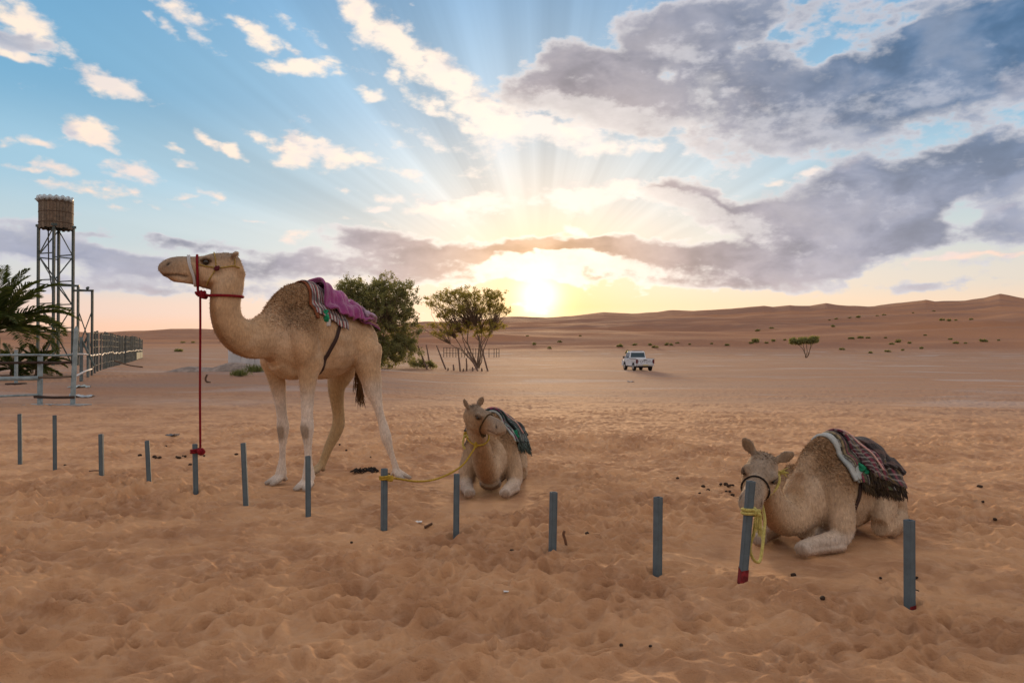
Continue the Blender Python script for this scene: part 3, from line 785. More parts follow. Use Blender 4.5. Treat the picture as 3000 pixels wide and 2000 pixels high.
def cloth(name, bvh, fr, s0, s1, a0, a1, zc, off, wr, material, parent, base, ns=60, na=60, edge=.03, seed=1, R=1.3, drape=0.0, thick=.010, jitter=0.0):
    """blanket laid on the back by dropping rays on the animal; s along the back, a = angle from straight up (+ = its left)"""
    G = []; 
    rs = np.random.RandomState(seed)
    S, A = np.meshgrid(np.linspace(0, 1, ns), np.linspace(0, 1, na), indexing='ij')
    eS0 = perlin(A * 4.0, A * 0 + 1.3, seed) * edge; eS1 = perlin(A * 4.0, A * 0 + 7.7, seed) * edge
    eA0 = perlin(S * 4.0, S * 0 + 3.1, seed) * edge * 6; eA1 = perlin(S * 4.0, S * 0 + 9.2, seed) * edge * 6
    s_fn0 = s0 if callable(s0) else (lambda a: s0); s_fn1 = s1 if callable(s1) else (lambda a: s1)
    V = np.zeros((ns, na, 3)); last = None
    for i in range(ns):
        for j in range(na):
            fa = A[i, j]; fs = S[i, j]
            a_lo = (a0(fs) if callable(a0) else a0) + eA0[i, j] * 0.5; a_hi = (a1(fs) if callable(a1) else a1) + eA1[i, j] * .5
            ang = a_lo + (a_hi - a_lo) * fa
            q = s_fn0(fa) + eS0[i, j] + (s_fn1(fa) + eS1[i, j] - s_fn0(fa) - eS0[i, j]) * fs
            c = fr.w(q, 0, zc); d = fr.L3 * math.sin(ang) + Vector((0, 0, 1)) * math.cos(ang)
            hit, nn, _, _ = bvh.ray_cast(c + d * R, -d, R)
            if hit is None:
                hit = last if last is not None else c + d * .2; nn = d
            else: last = hit
            rib = perlin(np.array([q * 13.0 + ang * .8]), np.array([ang * 1.7]), seed + 2)[0]
            fold = perlin(np.array([ang * 1.6 + q * 6.0]), np.array([q * 2.0 - ang * 2.2]), seed + 5)[0]
            o_ = off + wr * (abs(rib) * .9 + fold * .6 + .25) + (rs.rand() - .5) * jitter
            dd = (Vector(nn).normalized() if nn.dot(d) > 0 else d) * .4 + d * .6
            V[i, j] = hit + dd * max(o_, .006)
    # relax a little so that cloth bridges hollows
    for _ in range(3):
        W_ = V.copy(); W_[1:-1, 1:-1] = V[1:-1, 1:-1] * .5 + .125 * (V[:-2, 1:-1] + V[2:, 1:-1] + V[1:-1, :-2] + V[1:-1, 2:]); V = W_
    F = [(i * na + j, i * na + j + 1, (i + 1) * na + j + 1, (i + 1) * na + j) for i in range(ns - 1) for j in range(na - 1)]
    me = mesh_np(name, V.reshape(-1, 3) - np.array(base), np.array(F), material, True)
    uv = me.uv_layers.new(name='UVMap'); li = np.empty(len(me.loops), np.int32); me.loops.foreach_get('vertex_index', li)
    U = np.stack([S.ravel()[li], A.ravel()[li]], -1); uv.data.foreach_set('uv', U.astype(np.float32).ravel())
    o = link(bpy.data.objects.new(name, me), parent)
    so = o.modifiers.new('thickness', 'SOLIDIFY'); so.thickness = thick; so.offset = 1.0
    return o, V
def stripe_mat(name, stops, axis=1, scale=3.0, cross=None, rough=.9):
    m = bpy.data.materials.new(name); m.use_nodes = True; t = m.node_tree; b = t.nodes['Principled BSDF']; n = NB(t)
    uv = t.nodes.new('ShaderNodeUVMap'); x, y, z = n.sep(uv.outputs[0])
    tcn = t.nodes.new('ShaderNodeTexCoord'); nz = n.noise(tcn.outputs['Object'], 18.0, 3, .6)['Fac']
    k = (x, y)[axis]
    f = n.m('FRACT', n.m('ADD', n.m('MULTIPLY', k, scale), n.m('MULTIPLY', n.m('SUBTRACT', nz, .5), .12)))
    c = n.ramp(f, stops, 'CONSTANT')
    if cross:
        f2 = n.m('FRACT', n.m('MULTIPLY', (y, x)[axis], cross[0]))
        c = n.mix(n.m('MULTIPLY', n.m('LESS_THAN', f2, cross[1]), cross[3] if len(cross) > 3 else .7), c, cross[2])
    nz2 = n.noise(tcn.outputs['Object'], 90.0, 3, .7)['Fac']
    c = n.v('SCALE', c, n.m('MULTIPLY_ADD', n.m('SUBTRACT', nz2, .5), 1.0, 1.0))
    t.links.new(c, b.inputs['Base Color']); b.inputs['Roughness'].default_value = rough; b.inputs['Specular IOR Level'].default_value = .1
    b.inputs['Sheen Weight'].default_value = .2
    bn = t.nodes.new('ShaderNodeBump'); bn.inputs['Strength'].default_value = .6; bn.inputs['Distance'].default_value = .01
    t.links.new(nz2, bn.inputs['Height']); t.links.new(bn.outputs[0], b.inputs['Normal'])
    return m

# ---------------------------------------------------------------- standing camel
LF = ground_px(905, 1433); RF = ground_px(815, 1420)
_m = (LF + RF) * .5
FS = Frame((_m.x, _m.y), (.52, .854))
FS.base = Vector((_m.x + .4 * FS.b.x, _m.y + .4 * FS.b.y, 0))
def lat(p, fr): return (p.x - fr.M.x) * fr.L.x + (p.y - fr.M.y) * fr.L.y
def standing_camel():
    fr = FS; T = []
    Sd = tuple(fr.L3)
    B = [(-.40, 1.54, .10, .13), (-.30, 1.52, .17, .23), (-.15, 1.50, .215, .33), (.03, 1.495, .25, .39), (.20, 1.495, .285, .415), (.36, 1.485, .31, .415), (.52, 1.485, .315, .40), (.68, 1.50, .29, .345), (.82, 1.515, .245, .275), (.93, 1.52, .17, .18), (.99, 1.50, .08, .09)]
    T.append(([fr.w(q, 0, z) for q, z, hw, hh in B], [q[2] for q in B], [q[3] for q in B], Sd))
    Hm = [(-.32, 1.66, .10, .10), (-.18, 1.77, .125, .14), (-.04, 1.865, .135, .165), (.10, 1.905, .135, .165), (.22, 1.89, .14, .16), (.38, 1.82, .16, .15), (.58, 1.72, .18, .14), (.80, 1.60, .16, .12)]
    T.append(([fr.w(q, 0, z) for q, z, hw, hh in Hm], [q[2] for q in Hm], [q[3] for q in Hm], Sd))
    # neck
    NK = [(835, 965, .25, .20), (790, 980, .225, .165), (745, 993, .195, .145), (705, 985, .175, .135), (674, 955, .158, .125), (661, 915, .148, .118), (661, 875, .148, .115), (668, 838, .155, .115), (676, 805, .14, .10)]
    T.append(([fr.px(u, v, 0) for u, v, a, b in NK], [q[3] for q in NK], [q[2] for q in NK], Sd))
    hp = fr.px(668, 838, 0)
    h = Head(at_depth(716, 797, hp.y + .06), (-.93, -.37, .0), (0, 0, 1), .715)
    T += head_tubes(h, ear_up=.055, ear_out=.04, ear_back=-.07)
    # shoulders, chest pad
    for sd in (-1, 1):
        T.append(([fr.w(-.02, sd * .15, 1.72), fr.w(-.06, sd * .19, 1.55), fr.w(-.02, sd * .20, 1.38), fr.w(.02, sd * .185, 1.22)], [.10, .12, .115, .085], [.14, .17, .15, .10], Sd))
        T.append(([fr.w(.80, sd * .10, 1.66), fr.w(.82, sd * .18, 1.50), fr.w(.82, sd * .22, 1.34)], [.12, .14, .12], [.15, .19, .16], Sd))
    T.append(([fr.w(-.22, 0, 1.26), fr.w(-.08, 0, 1.16), fr.w(.06, 0, 1.14)], [.11, .12, .09], [.09, .075, .06], Sd))
    def leg(rows, l0, l1, zfoot, toe, top=None, size=.17, wpad=.05):
        P = []; R = []
        v0, v1 = rows[0][1], rows[-1][1]
        for (u, v, wpx) in rows:
            f = (v - v0) / (v1 - v0); p = fr.px(u, v, l0 + (l1 - l0) * f); P.append(p); R.append(max(.5 * wpx * p.y / FPX, .024))
        if top:
            for (p, r) in reversed(top): P.insert(0, p); R.insert(0, r)
        an = P[-1].copy()
        T.append((P, R, [r * 1.08 for r in R], Sd))
        gz = ground_z(an.x, an.y); an.z = gz + .105
        T.append(([P[-1], an], [R[-1], R[-1] * 1.15], None, Sd))
        T.extend(foot_tubes(an, toe, size, wpad))
        return P
    h3 = Vector((-fr.b.x, -fr.b.y, 0))
    lLF, lRF = lat(LF, fr), lat(RF, fr)
    leg([(908, 1060, 78), (903, 1098, 55), (901, 1140, 43), (900, 1180, 36), (900, 1222, 33), (900, 1252, 39), (901, 1280, 30), (902, 1310, 22), (903, 1350, 22), (904, 1386, 34)], .18, lLF, 0, h3 + Vector((.25, 0, 0)), [(fr.w(.0, .17, 1.35), .12)], size=.16)
    leg([(800, 1050, 74), (806, 1088, 54), (814, 1130, 44), (821, 1175, 34), (826, 1217, 29), (829, 1250, 35), (829, 1280, 27), (828, 1310, 19), (827, 1345, 19), (824, 1380, 30)], -.18, lRF, 0, h3 + Vector((-.25, 0, 0)), [(fr.w(.0, -.17, 1.35), .12)], size=.16)
    HLf = ground_px(1172, 1402); HRf = ground_px(932, 1390)
    leg([(1072, 1035, 92), (1078, 1075, 72), (1087, 1110, 60), (1094, 1143, 50), (1104, 1178, 32), (1114, 1215, 23), (1124, 1250, 27), (1131, 1280, 31), (1140, 1310, 22), (1150, 1340, 17), (1160, 1370, 19)], .24, lat(HLf, fr), 0, Vector((.85, -.5, 0)), [(fr.w(.84, .21, 1.42), .17)], size=.17, wpad=.042)
    leg([(1005, 1060, 88), (996, 1098, 74), (986, 1135, 50), (988, 1178, 38), (992, 1215, 34), (991, 1245, 36), (980, 1275, 33), (965, 1305, 27), (951, 1340, 23), (937, 1375, 24)], -.20, lat(HRf, fr), 0, h3 + Vector((-.3, 0, 0)), [(fr.w(.82, -.18, 1.40), .16)], size=.15, wpad=.042)
    me = grow_body('body', T, .0115, 7, COAT)
    V = mverts(me)
    s, l, z = fr.local(V)
    C = np.tile(TAN, (len(V), 1))
    n1 = perlin(s * 3.1, z * 3.1 + l * 2, 31); n2 = perlin(s * 9, z * 9 + l * 5, 32)
    C = lerp_c(C, PALE, sstep(n1 + .5 * n2, -.1, .6) * .35)
    hump = bell(s, -.10, .22) * sstep(z, 1.42, 1.70)
    C = lerp_c(C, BROWN, np.clip(hump * 1.1 + bell(s, .02, .10) * sstep(z, 1.25, 1.5) * .5 + .35 * n2 * hump, 0, .82))
    x, y, zz = h.local(V)
    neck = (s < -.3)
    C = lerp_c(C, RUST, neck * sstep(mnormals(me) @ np.array(h.f) - mnormals(me)[:, 2] * .6, .1, .9) * .8)  # rust coat of the neck, its underside darkened further as painted shading
    C = lerp_c(C, PALE, bell(s, -.28, .16) * bell(z, 1.52, .2) * .65)
    legm = sstep(z, 1.12, .80) 
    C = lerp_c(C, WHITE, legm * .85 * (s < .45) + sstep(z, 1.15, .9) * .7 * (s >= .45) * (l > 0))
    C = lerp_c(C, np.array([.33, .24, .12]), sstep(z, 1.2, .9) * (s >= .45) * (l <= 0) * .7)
    zk = np.array([fr.px(900, 1262, lLF).z, fr.px(829, 1262, lRF).z])
    front = np.array([-fr.b.x, -fr.b.y, 0.0]) * .8 + np.array([-.3, -.3, 0]); N = mnormals(me)
    for li, zz_ in ((lLF, zk[0] - .01), (lRF, zk[1] - .01)):
        C = lerp_c(C, np.array([.20, .15, .10]), np.clip(1.3 * bell(z, zz_, .07) * (s < .4) * (np.abs(l - li) < .17) * sstep(N @ front, .25, .85), 0, .75))
    kn = fr.px(1098, 1132, .33); dk = np.linalg.norm(V - np.array(kn), axis=1)
    C = lerp_c(C, np.array([.22, .17, .12]), bell(dk, 0, .085) * .8)
    kn = fr.px(966, 1150, -.3); dk = np.linalg.norm(V - np.array(kn), axis=1)
    C = lerp_c(C, np.array([.12, .09, .07]), bell(dk, 0, .05) * .8)
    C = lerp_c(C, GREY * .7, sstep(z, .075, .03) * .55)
    C = face_marks(me, C, V, h)
    root = empty('standing_camel', FS.base)
    tag(root, 'tan camel standing with head raised, tethered by a red rope, purple blanket behind its hump', 'camel')
    bvh = bvh_of(me)
    shag = np.clip(hump * 1.1 + .5 * bell(s, -.35, .2) * sstep(z, 1.5, 1.7) + .35 * (zz > .2) * (x > -.1) * (x < .3) * (np.abs(y) < .1), 0, 1)
    finish_body(me, C, FS.base, root, shag, 3)
    eyes(h, root, FS.base)
    # tail
    t0 = fr.w(.97, .02, 1.56); tp = [t0, fr.w(1.05, .05, 1.42), fr.px(1050, 1080, .08), fr.px(1053, 1130, .08), fr.px(1058, 1160, .08)]
    mb = MB(); mb.tube(shift(tp, FS.base), [.035, .030, .026, .024, .012], 8)
    tl = mb.build('tail', mat('tail_skin', (.22, .14, .075), .9), root, True)
    rs = random.Random(5); V_ = []; F_ = []
    for k in range(130):
        a = rs.random(); p = catmull(tp, 6); q = Vector(p[int((.45 + .5 * a) * (len(p) - 1))]) + Vector((rs.uniform(-.025, .025), rs.uniform(-.025, .025), 0))
        e = q + Vector((rs.uniform(-.04, .05), rs.uniform(-.04, .04), -rs.uniform(.12, .22)))
        v, f = loft([q - FS.base, q.lerp(e, .5) + Vector((rs.uniform(-.01, .01), 0, 0)) - FS.base, e - FS.base], [.004, .004, .0015], None, 3); kk = len(V_); V_ += v; F_ += [tuple(i + kk for i in w_) for w_ in f]
    tag(obj('tail_hair', V_, F_, mat('tail_hair', (.09, .045, .015), .7), tl), kind='stuff')
    return root, bvh, h
def knot(mb, p, r, seed=0):
    rs = random.Random(seed)
    for k in range(4):
        a = rs.uniform(0, 6.28); q = Vector((math.cos(a), rs.uniform(-.4, .4), math.sin(a))) * r * .9
        pts = [p - q, p + Vector((rs.uniform(-1, 1), rs.uniform(-1, 1), rs.uniform(-1, 1))) * r, p + q]
        mb.tube([tuple(v) for v in catmull(pts, 5)], r * .55, 6)
def head_ring(bvh, h, x_top, x_bot, off, zc=-.02, n=40, R=.4):
    def cf(a):
        f = (1 - math.cos(a)) * .5; return h.p(x_top + (x_bot - x_top) * f, 0, zc)
    def df(a):
        f = (1 - math.cos(a)) * .5
        return (h.u * math.cos(a) + h.r * math.sin(a)).normalized()
    return ring_on(bvh, cf, df, n, off, R * h.L / .6, rmax=.23 * h.L)
def ring_part(name, pts, r, material, parent, base, rb=None):
    V, F = closed_tube(shift(pts, base), r, 6, rb); return obj(name, V, F, material, parent, True)
def line_part(name, pts, r, material, parent, base, sub=6):
    mb = MB(); mb.tube([Vector(p) - base for p in catmull([tuple(p) for p in pts], sub)], r, 7); return mb.build(name, material, parent, True)
def girth(name, bvh, fr, s_top, s_bot, zc, material, parent, base, w=.030, off=.008):
    pts = ring_on(bvh, lambda a: fr.w(s_top + (s_bot - s_top) * (1 - math.cos(a)) * .5, 0, zc), lambda a: (fr.L3 * math.sin(a) + Vector((0, 0, math.cos(a)))), 64, off, 1.3)
    return ring_part(name, pts, .006, material, parent, base, rb=w), pts

def dress_standing(root, bvh, h):
    fr = FS; base = FS.base
    # saddle blankets
    sd = empty('saddle_blanket', fr.w(.5, 0, 1.75)); b2 = Vector(sd.location)
    tag(sd, 'purple and plaid blankets with a dark girth strap on the back of the standing camel', 'saddle blanket')
    plaid = stripe_mat('plaid_blanket', [(0, (.30, .30, .31)), (.16, (.22, .035, .05)), (.30, (.42, .40, .38)), (.46, (.04, .045, .05)), (.60, (.28, .10, .10)), (.74, (.40, .40, .40)), (.88, (.10, .02, .03))], 0, 3.2, (8.0, .35, (.06, .06, .07), .6))
    hem = mat('blanket_hem', (.16, .05, .02), .9, var=.3)
    purple = mat('purple_cloth', (.30, .055, .22), .85, color2=(.20, .03, .14), vscale=7, bump=.5, bscale=60, sheen=.4)
    lilac = mat('lilac_cloth', (.30, .15, .28), .9, color2=(.40, .34, .40), vscale=9, bump=.5, bscale=50)
    cloth('plaid_pad', bvh, fr, .10, .45, lambda s: -.9 - .25 * s, lambda s: .62 + .55 * s, 1.45, .014, .02, plaid, sd, b2, 40, 50, .02, 4)
    cloth('blanket_hem', bvh, fr, .075, .12, -.9, .75, 1.45, .016, .006, hem, sd, b2, 8, 50, .01, 6)
    cloth('purple_blanket', bvh, fr, lambda a: .26 - .02 * a, lambda a: .86 + .04 * a, lambda s: -.85, lambda s: .62 + .22 * math.sin(s * 3.0) + .10 * s, 1.45, .040, .075, purple, sd, b2, 64, 64, .03, 9, thick=.018)
    cloth('white_lining', bvh, fr, .56, .90, lambda s: -.35, lambda s: .30, 1.45, .07, .030, mat('white_cloth', (.45, .43, .45), .9, var=.2), sd, b2, 26, 26, .02, 12)
    cloth('folded_end', bvh, fr, .76, .955, lambda s: -.6, lambda s: .70, 1.42, .055, .05, lilac, sd, b2, 24, 40, .02, 15, thick=.03)
    cloth('blanket_edge', bvh, fr, .64, .955, lambda s: .60 + .28 * s, lambda s: .80 + .30 * s, 1.44, .040, .02, stripe_mat('edge_stripe', [(0, (.10, .012, .02)), (.3, (.30, .17, .07)), (.5, (.10, .012, .03)), (.75, (.17, .035, .12))], 1, 1.0), sd, b2, 30, 14, .01, 17)
    girth('girth_strap', bvh, fr, .44, .12, 1.48, mat('dark_strap', (.035, .018, .014), .7), sd, b2, .026)
    # green tie and buckle
    p = fr.px(968, 914, .30); mb = MB()
    hit = bvh.find_nearest(p)[0]; 
    for k, (dx_, dz_) in enumerate(((0, .03), (.015, -.01), (.03, -.05), (-.01, -.04))):
        knot(mb, hit - b2 + Vector((dx_, -.03, dz_)), .022, k)
    mb.build('green_tie', mat('green_cloth', (.01, .22, .11), .8, var=.3), sd, True)
    hit2 = bvh.find_nearest(fr.px(972, 940, .30))[0] - b2
    mb = MB(); mb.box(hit2.x - .02, hit2.x + .02, hit2.y - .035, hit2.y - .01, hit2.z - .035, hit2.z + .035); mb.build('buckle', mat('steel', (.45, .46, .47), .35, .9), sd)
    # halter
    ht = empty('camel_halter', h.O); hb = Vector(ht.location)
    tag(ht, 'red, white and yellow cord halter on the head of the standing camel', 'halter')
    ring_part('noseband', head_ring(bvh, h, .57, .56, .010), .013, RED, ht, hb)
    ring_part('white_noseband', head_ring(bvh, h, .68, .60, .010), .008, mat('white_cord', (.48, .50, .52), .8), ht, hb)
    ring_part('white_noseband', head_ring(bvh, h, .66, .585, .010), .008, mat('white_cord', (.48, .50, .52), .8), ht, hb)
    yc = rope_mat('yellow_cord', (.50, .36, .10), (.40, .27, .06))
    def on_skin(pts, off=.008):
        out = []
        for (x, y, z) in pts:
            q = h.p(x, y, z); c = h.p(x, 0, min(z, .1)); d = (q - c).normalized()
            hit = bvh.ray_cast(c + d * .5, -d, .5)[0]; out.append((hit + d * off) if hit else q)
        return out
    for sdn in (-1, 1):
        line_part('cheek_cord', on_skin([(.55, sdn * .2, .07), (.47, sdn * .2, .045), (.39, sdn * .2, .035), (.34, sdn * .2, .025), (.24, sdn * .2, .04), (.14, sdn * .2, .06), (.06, sdn * .2, .04)]), .0065, yc, ht, hb)
        line_part('jaw_cord', on_skin([(.34, sdn * .2, .02), (.39, sdn * .2, -.06), (.43, sdn * .2, -.13), (.46, sdn * .12, -.2)]), .0055, yc, ht, hb)
        line_part('brow_cord', on_skin([(.345, sdn * .2, .03), (.35, sdn * .2, .12), (.36, sdn * .13, .2), (.37, sdn * .02, .3)]), .0055, yc, ht, hb)
        line_part('poll_cord', on_skin([(.12, sdn * .2, .06), (.12, sdn * .2, .15), (.13, sdn * .1, .28), (.14, sdn * .01, .3)]), .0055, yc, ht, hb)
        q = on_skin([(.34, sdn * .2, .02)], .012)[0]; mb = MB(); knot(mb, q - hb, .022, 3); mb.build('cheek_knot', mat('maroon_wool', (.09, .015, .02), .95), ht, True)
    # red neck loop and the rope down to the post
    pts = []
    c0 = fr.px(662, 868, 0)
    for k in range(36):
        a = 2 * math.pi * k / 36
        d = (Vector((-fr.b.x, -fr.b.y, 0)) * math.cos(a) + fr.L3 * math.sin(a))
        d = d.normalized(); hit = bvh.ray_cast(c0 + d * .5, -d, .5)[0]
        pts.append((hit if hit else c0 + d * .13) + d * .012)
    # the loop is drawn forward to the knot under the chin
    kn = at_depth(593, 861, h.p(.55, 0, -.2).y)
    near_i = min(range(36), key=lambda i: (pts[i] - kn).length)
    for o_ in (-2, -1, 0, 1, 2):
        i = (near_i + o_) % 36; w_ = (.25, .6, 1.0, .6, .25)[o_ + 2]; pts[i] = pts[i].lerp(kn, w_)
    ring_part('neck_loop', pts, .013, RED, ht, hb)
    mb = MB(); knot(mb, kn - hb, .03, 1); knot(mb, at_depth(583, 862, kn.y) - hb, .022, 2); mb.build('rope_knot', RED, ht, True)
    line_part('noseband_tie', [head_ring(bvh, h, .57, .56, .012)[20], at_depth(580, 850, kn.y), at_depth(584, 862, kn.y)], .012, RED, ht, hb, 3)
    return kn

def SK(q): return q if q < .3 else .3 + (q - .3) * .80      # shorter back
WK = .88                                                     # slimmer trunk
def kneeling_tubes(fr0, neck, hump_scale=1.0):
    T = []; Sd = tuple(fr0.L3)
    class fr:
        w = staticmethod(lambda q, l, z: fr0.w(SK(q), l * (.93 if abs(l) > .14 else 1.0), z))
    B = [(.13, .24, .07, .07), (.20, .27, .13, .13), (.32, .305, .195, .215), (.50, .33, .235, .285), (.75, .34, .265, .30), (1.0, .34, .285, .305), (1.2, .335, .275, .29), (1.38, .31, .23, .245), (1.48, .29, .16, .17), (1.53, .27, .08, .09)]
    T.append(([fr.w(q, 0, z) for q, z, hw, hh in B], [q[2] * WK for q in B], [q[3] for q in B], Sd))
    Hm = [(.16, .30, .05, .05), (.30, .42, .09, .10), (.43, .54, .088, .12), (.56, .60, .09, .13), (.70, .61, .095, .13), (.85, .585, .11, .12), (1.05, .53, .13, .10), (1.25, .45, .13, .09)]
    T.append(([fr.w(q, 0, .34 + (z - .34) * hump_scale) for q, z, hw, hh in Hm], [q[2] for q in Hm], [q[3] for q in Hm], Sd))
    T.append(([p for p, a, b in neck], [b for p, a, b in neck], [a for p, a, b in neck], Sd))
    for sd in (-1, 1):
        T.append(([fr.w(.50, sd * .13, .50), fr.w(.47, sd * .19, .38), fr.w(.44, sd * .235, .24), fr.w(.40, sd * .255, .13), fr.w(.34, sd * .25, .09), fr.w(.18, sd * .215, .085), fr.w(.05, sd * .19, .08), fr.w(-.01, sd * .18, .055)],
                  [.075, .092, .092, .080, .064, .047, .042, .050], [.11, .12, .108, .09, .07, .050, .044, .052], Sd))
        T.append(([fr.w(-.035, sd * .18, .052), fr.w(-.005, sd * .178, .056), fr.w(.03, sd * .182, .06)], [.036, .056, .05], [.034, .05, .045], Sd))
        T.append(([fr.w(-.01, sd * .182, .042), fr.w(.10, sd * .21, .034), fr.w(.22, sd * .245, .032), fr.w(.30, sd * .265, .034), fr.w(.38, sd * .27, .03)], [.042, .033, .033, .045, .04], [.04, .032, .032, .036, .03], Sd))
        T.append(([fr.w(1.30, sd * .12, .46), fr.w(1.22, sd * .22, .34), fr.w(1.08, sd * .285, .20), fr.w(.98, sd * .30, .12)], [.11, .105, .085, .06], [.13, .15, .12, .07], Sd))
        T.append(([fr.w(.98, sd * .30, .11), fr.w(1.2, sd * .30, .09), fr.w(1.42, sd * .28, .10), fr.w(1.52, sd * .26, .09)], [.07, .065, .06, .05], [.08, .075, .08, .06], Sd))
        T.append(([fr.w(1.40, sd * .20, .34), fr.w(1.47, sd * .235, .22), fr.w(1.50, sd * .25, .08)], [.09, .075, .055], [.10, .08, .06], Sd))
        T.append(([fr.w(1.50, sd * .25, .06), fr.w(1.32, sd * .30, .045), fr.w(1.15, sd * .31, .04)], [.05, .04, .045], None, Sd))
    T.append(([fr.w(.30, 0, .12), fr.w(.42, 0, .075), fr.w(.52, 0, .08)], [.10, .11, .09], [.07, .07, .06], Sd))
    return T
def kneeling_coat(me, fr, h, seed, rust):
    V = mverts(me); s, l, z = fr.local(V); N = mnormals(me)
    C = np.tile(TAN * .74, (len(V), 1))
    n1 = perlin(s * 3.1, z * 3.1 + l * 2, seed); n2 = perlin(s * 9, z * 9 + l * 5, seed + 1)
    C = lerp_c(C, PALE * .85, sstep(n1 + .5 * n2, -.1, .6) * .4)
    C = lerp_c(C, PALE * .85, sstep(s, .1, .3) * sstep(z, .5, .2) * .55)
    hump = bell(s, .48, .17) * sstep(z, .30, .50)
    C = lerp_c(C, BROWN, np.clip(hump * 1.15 + .3 * n2 * hump, 0, .85))
    fwd = np.array([-fr.b.x, -fr.b.y, 0.])
    C = lerp_c(C, RUST, (s < .25) * sstep(N @ fwd - N[:, 2] * .35, .25, .95) * bell(l, -.02, .10) * sstep(z, .08, .16) * rust)
    C = lerp_c(C, PALE, (s < .3) * sstep(l, .05, .11) * .5)
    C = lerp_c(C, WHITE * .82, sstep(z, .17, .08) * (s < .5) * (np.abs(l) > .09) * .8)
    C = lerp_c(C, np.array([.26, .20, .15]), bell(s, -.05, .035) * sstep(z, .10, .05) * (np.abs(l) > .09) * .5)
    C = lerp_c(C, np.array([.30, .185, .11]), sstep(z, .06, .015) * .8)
    C = lerp_c(C, np.array([.16, .115, .08]), sstep(N @ fwd, .55, .95) * bell(s, -.05, .05) * (np.abs(l) > .09) * .30)
    return face_marks(me, C, V, h)
def chain_neck(fr, lst): return [(fr.w(q, l, z), a, b) for q, l, z, a, b in lst]
# ---------------------------------------------------------------- the two kneeling camels
_a = ground_px(1457, 1462); _b = ground_px(1398, 1464); _c = (_a + _b) * .5
FC = Frame((_c.x, _c.y), (.05, .999))
_a = ground_px(2360, 1634); _b = ground_px(2215, 1604); _c = (_a + _b) * .5
FR = Frame((_c.x, _c.y), (.78, .62))
for f_, zz in ((FS, 0), (FC, -.02), (FR, -.02)):
    pass
def kneeling_camel(fr, name, label, neck, h, seed, rust, ears):
    T = kneeling_tubes(fr, neck) + head_tubes(h, *ears)
    me = grow_body('body', T, .0095, 6, COAT)
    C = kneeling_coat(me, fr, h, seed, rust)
    root = empty(name, fr.base); tag(root, label, 'camel', 'kneeling camels')
    bvh = bvh_of(me)
    V = mverts(me); s, l, z = fr.local(V); hx, hy, hz = h.local(V)
    shag = np.clip(bell(s, .48, .17) * sstep(z, .34, .55) + .4 * (hz > .2) * (hx < .3) * (hx > -.1) * (np.abs(hy) < .09), 0, 1)
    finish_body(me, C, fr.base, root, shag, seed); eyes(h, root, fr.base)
    t = [fr.w(SK(1.5), 0, .38), fr.w(SK(1.57), .03, .28), fr.w(SK(1.58), .05, .14)]
    mb = MB(); mb.tube([tuple(p) for p in catmull(shift(t, fr.base), 4)], [.03] * 4 + [.022] * 4 + [.012], 8); mb.build('tail', mat('tail_skin', (.22, .14, .075), .9), root, True)
    return root, bvh
def fringe(name, edge, material, parent, base, ln=.10, n=70, r=.006, seed=3, out=(0, 0, 0)):
    rs = random.Random(seed); V_ = []; F_ = []
    E = catmull(edge, 4)
    for k in range(n):
        p = Vector(E[int(k / n * (len(E) - 1))]) + Vector((rs.uniform(-.01, .01), rs.uniform(-.01, .01), rs.uniform(-.01, .01)))
        e = p + Vector((rs.uniform(-.02, .02), rs.uniform(-.02, .02), -ln * rs.uniform(.6, 1.2))) + Vector(out) * rs.uniform(.3, 1)
        v, f = loft([p - base, p.lerp(e, .5) - base, e - base], [r, r * .9, r * .4], None, 4); kk = len(V_); V_ += v; F_ += [tuple(i + kk for i in q) for q in f]
    return tag(obj(name, V_, F_, material, parent), kind='stuff')
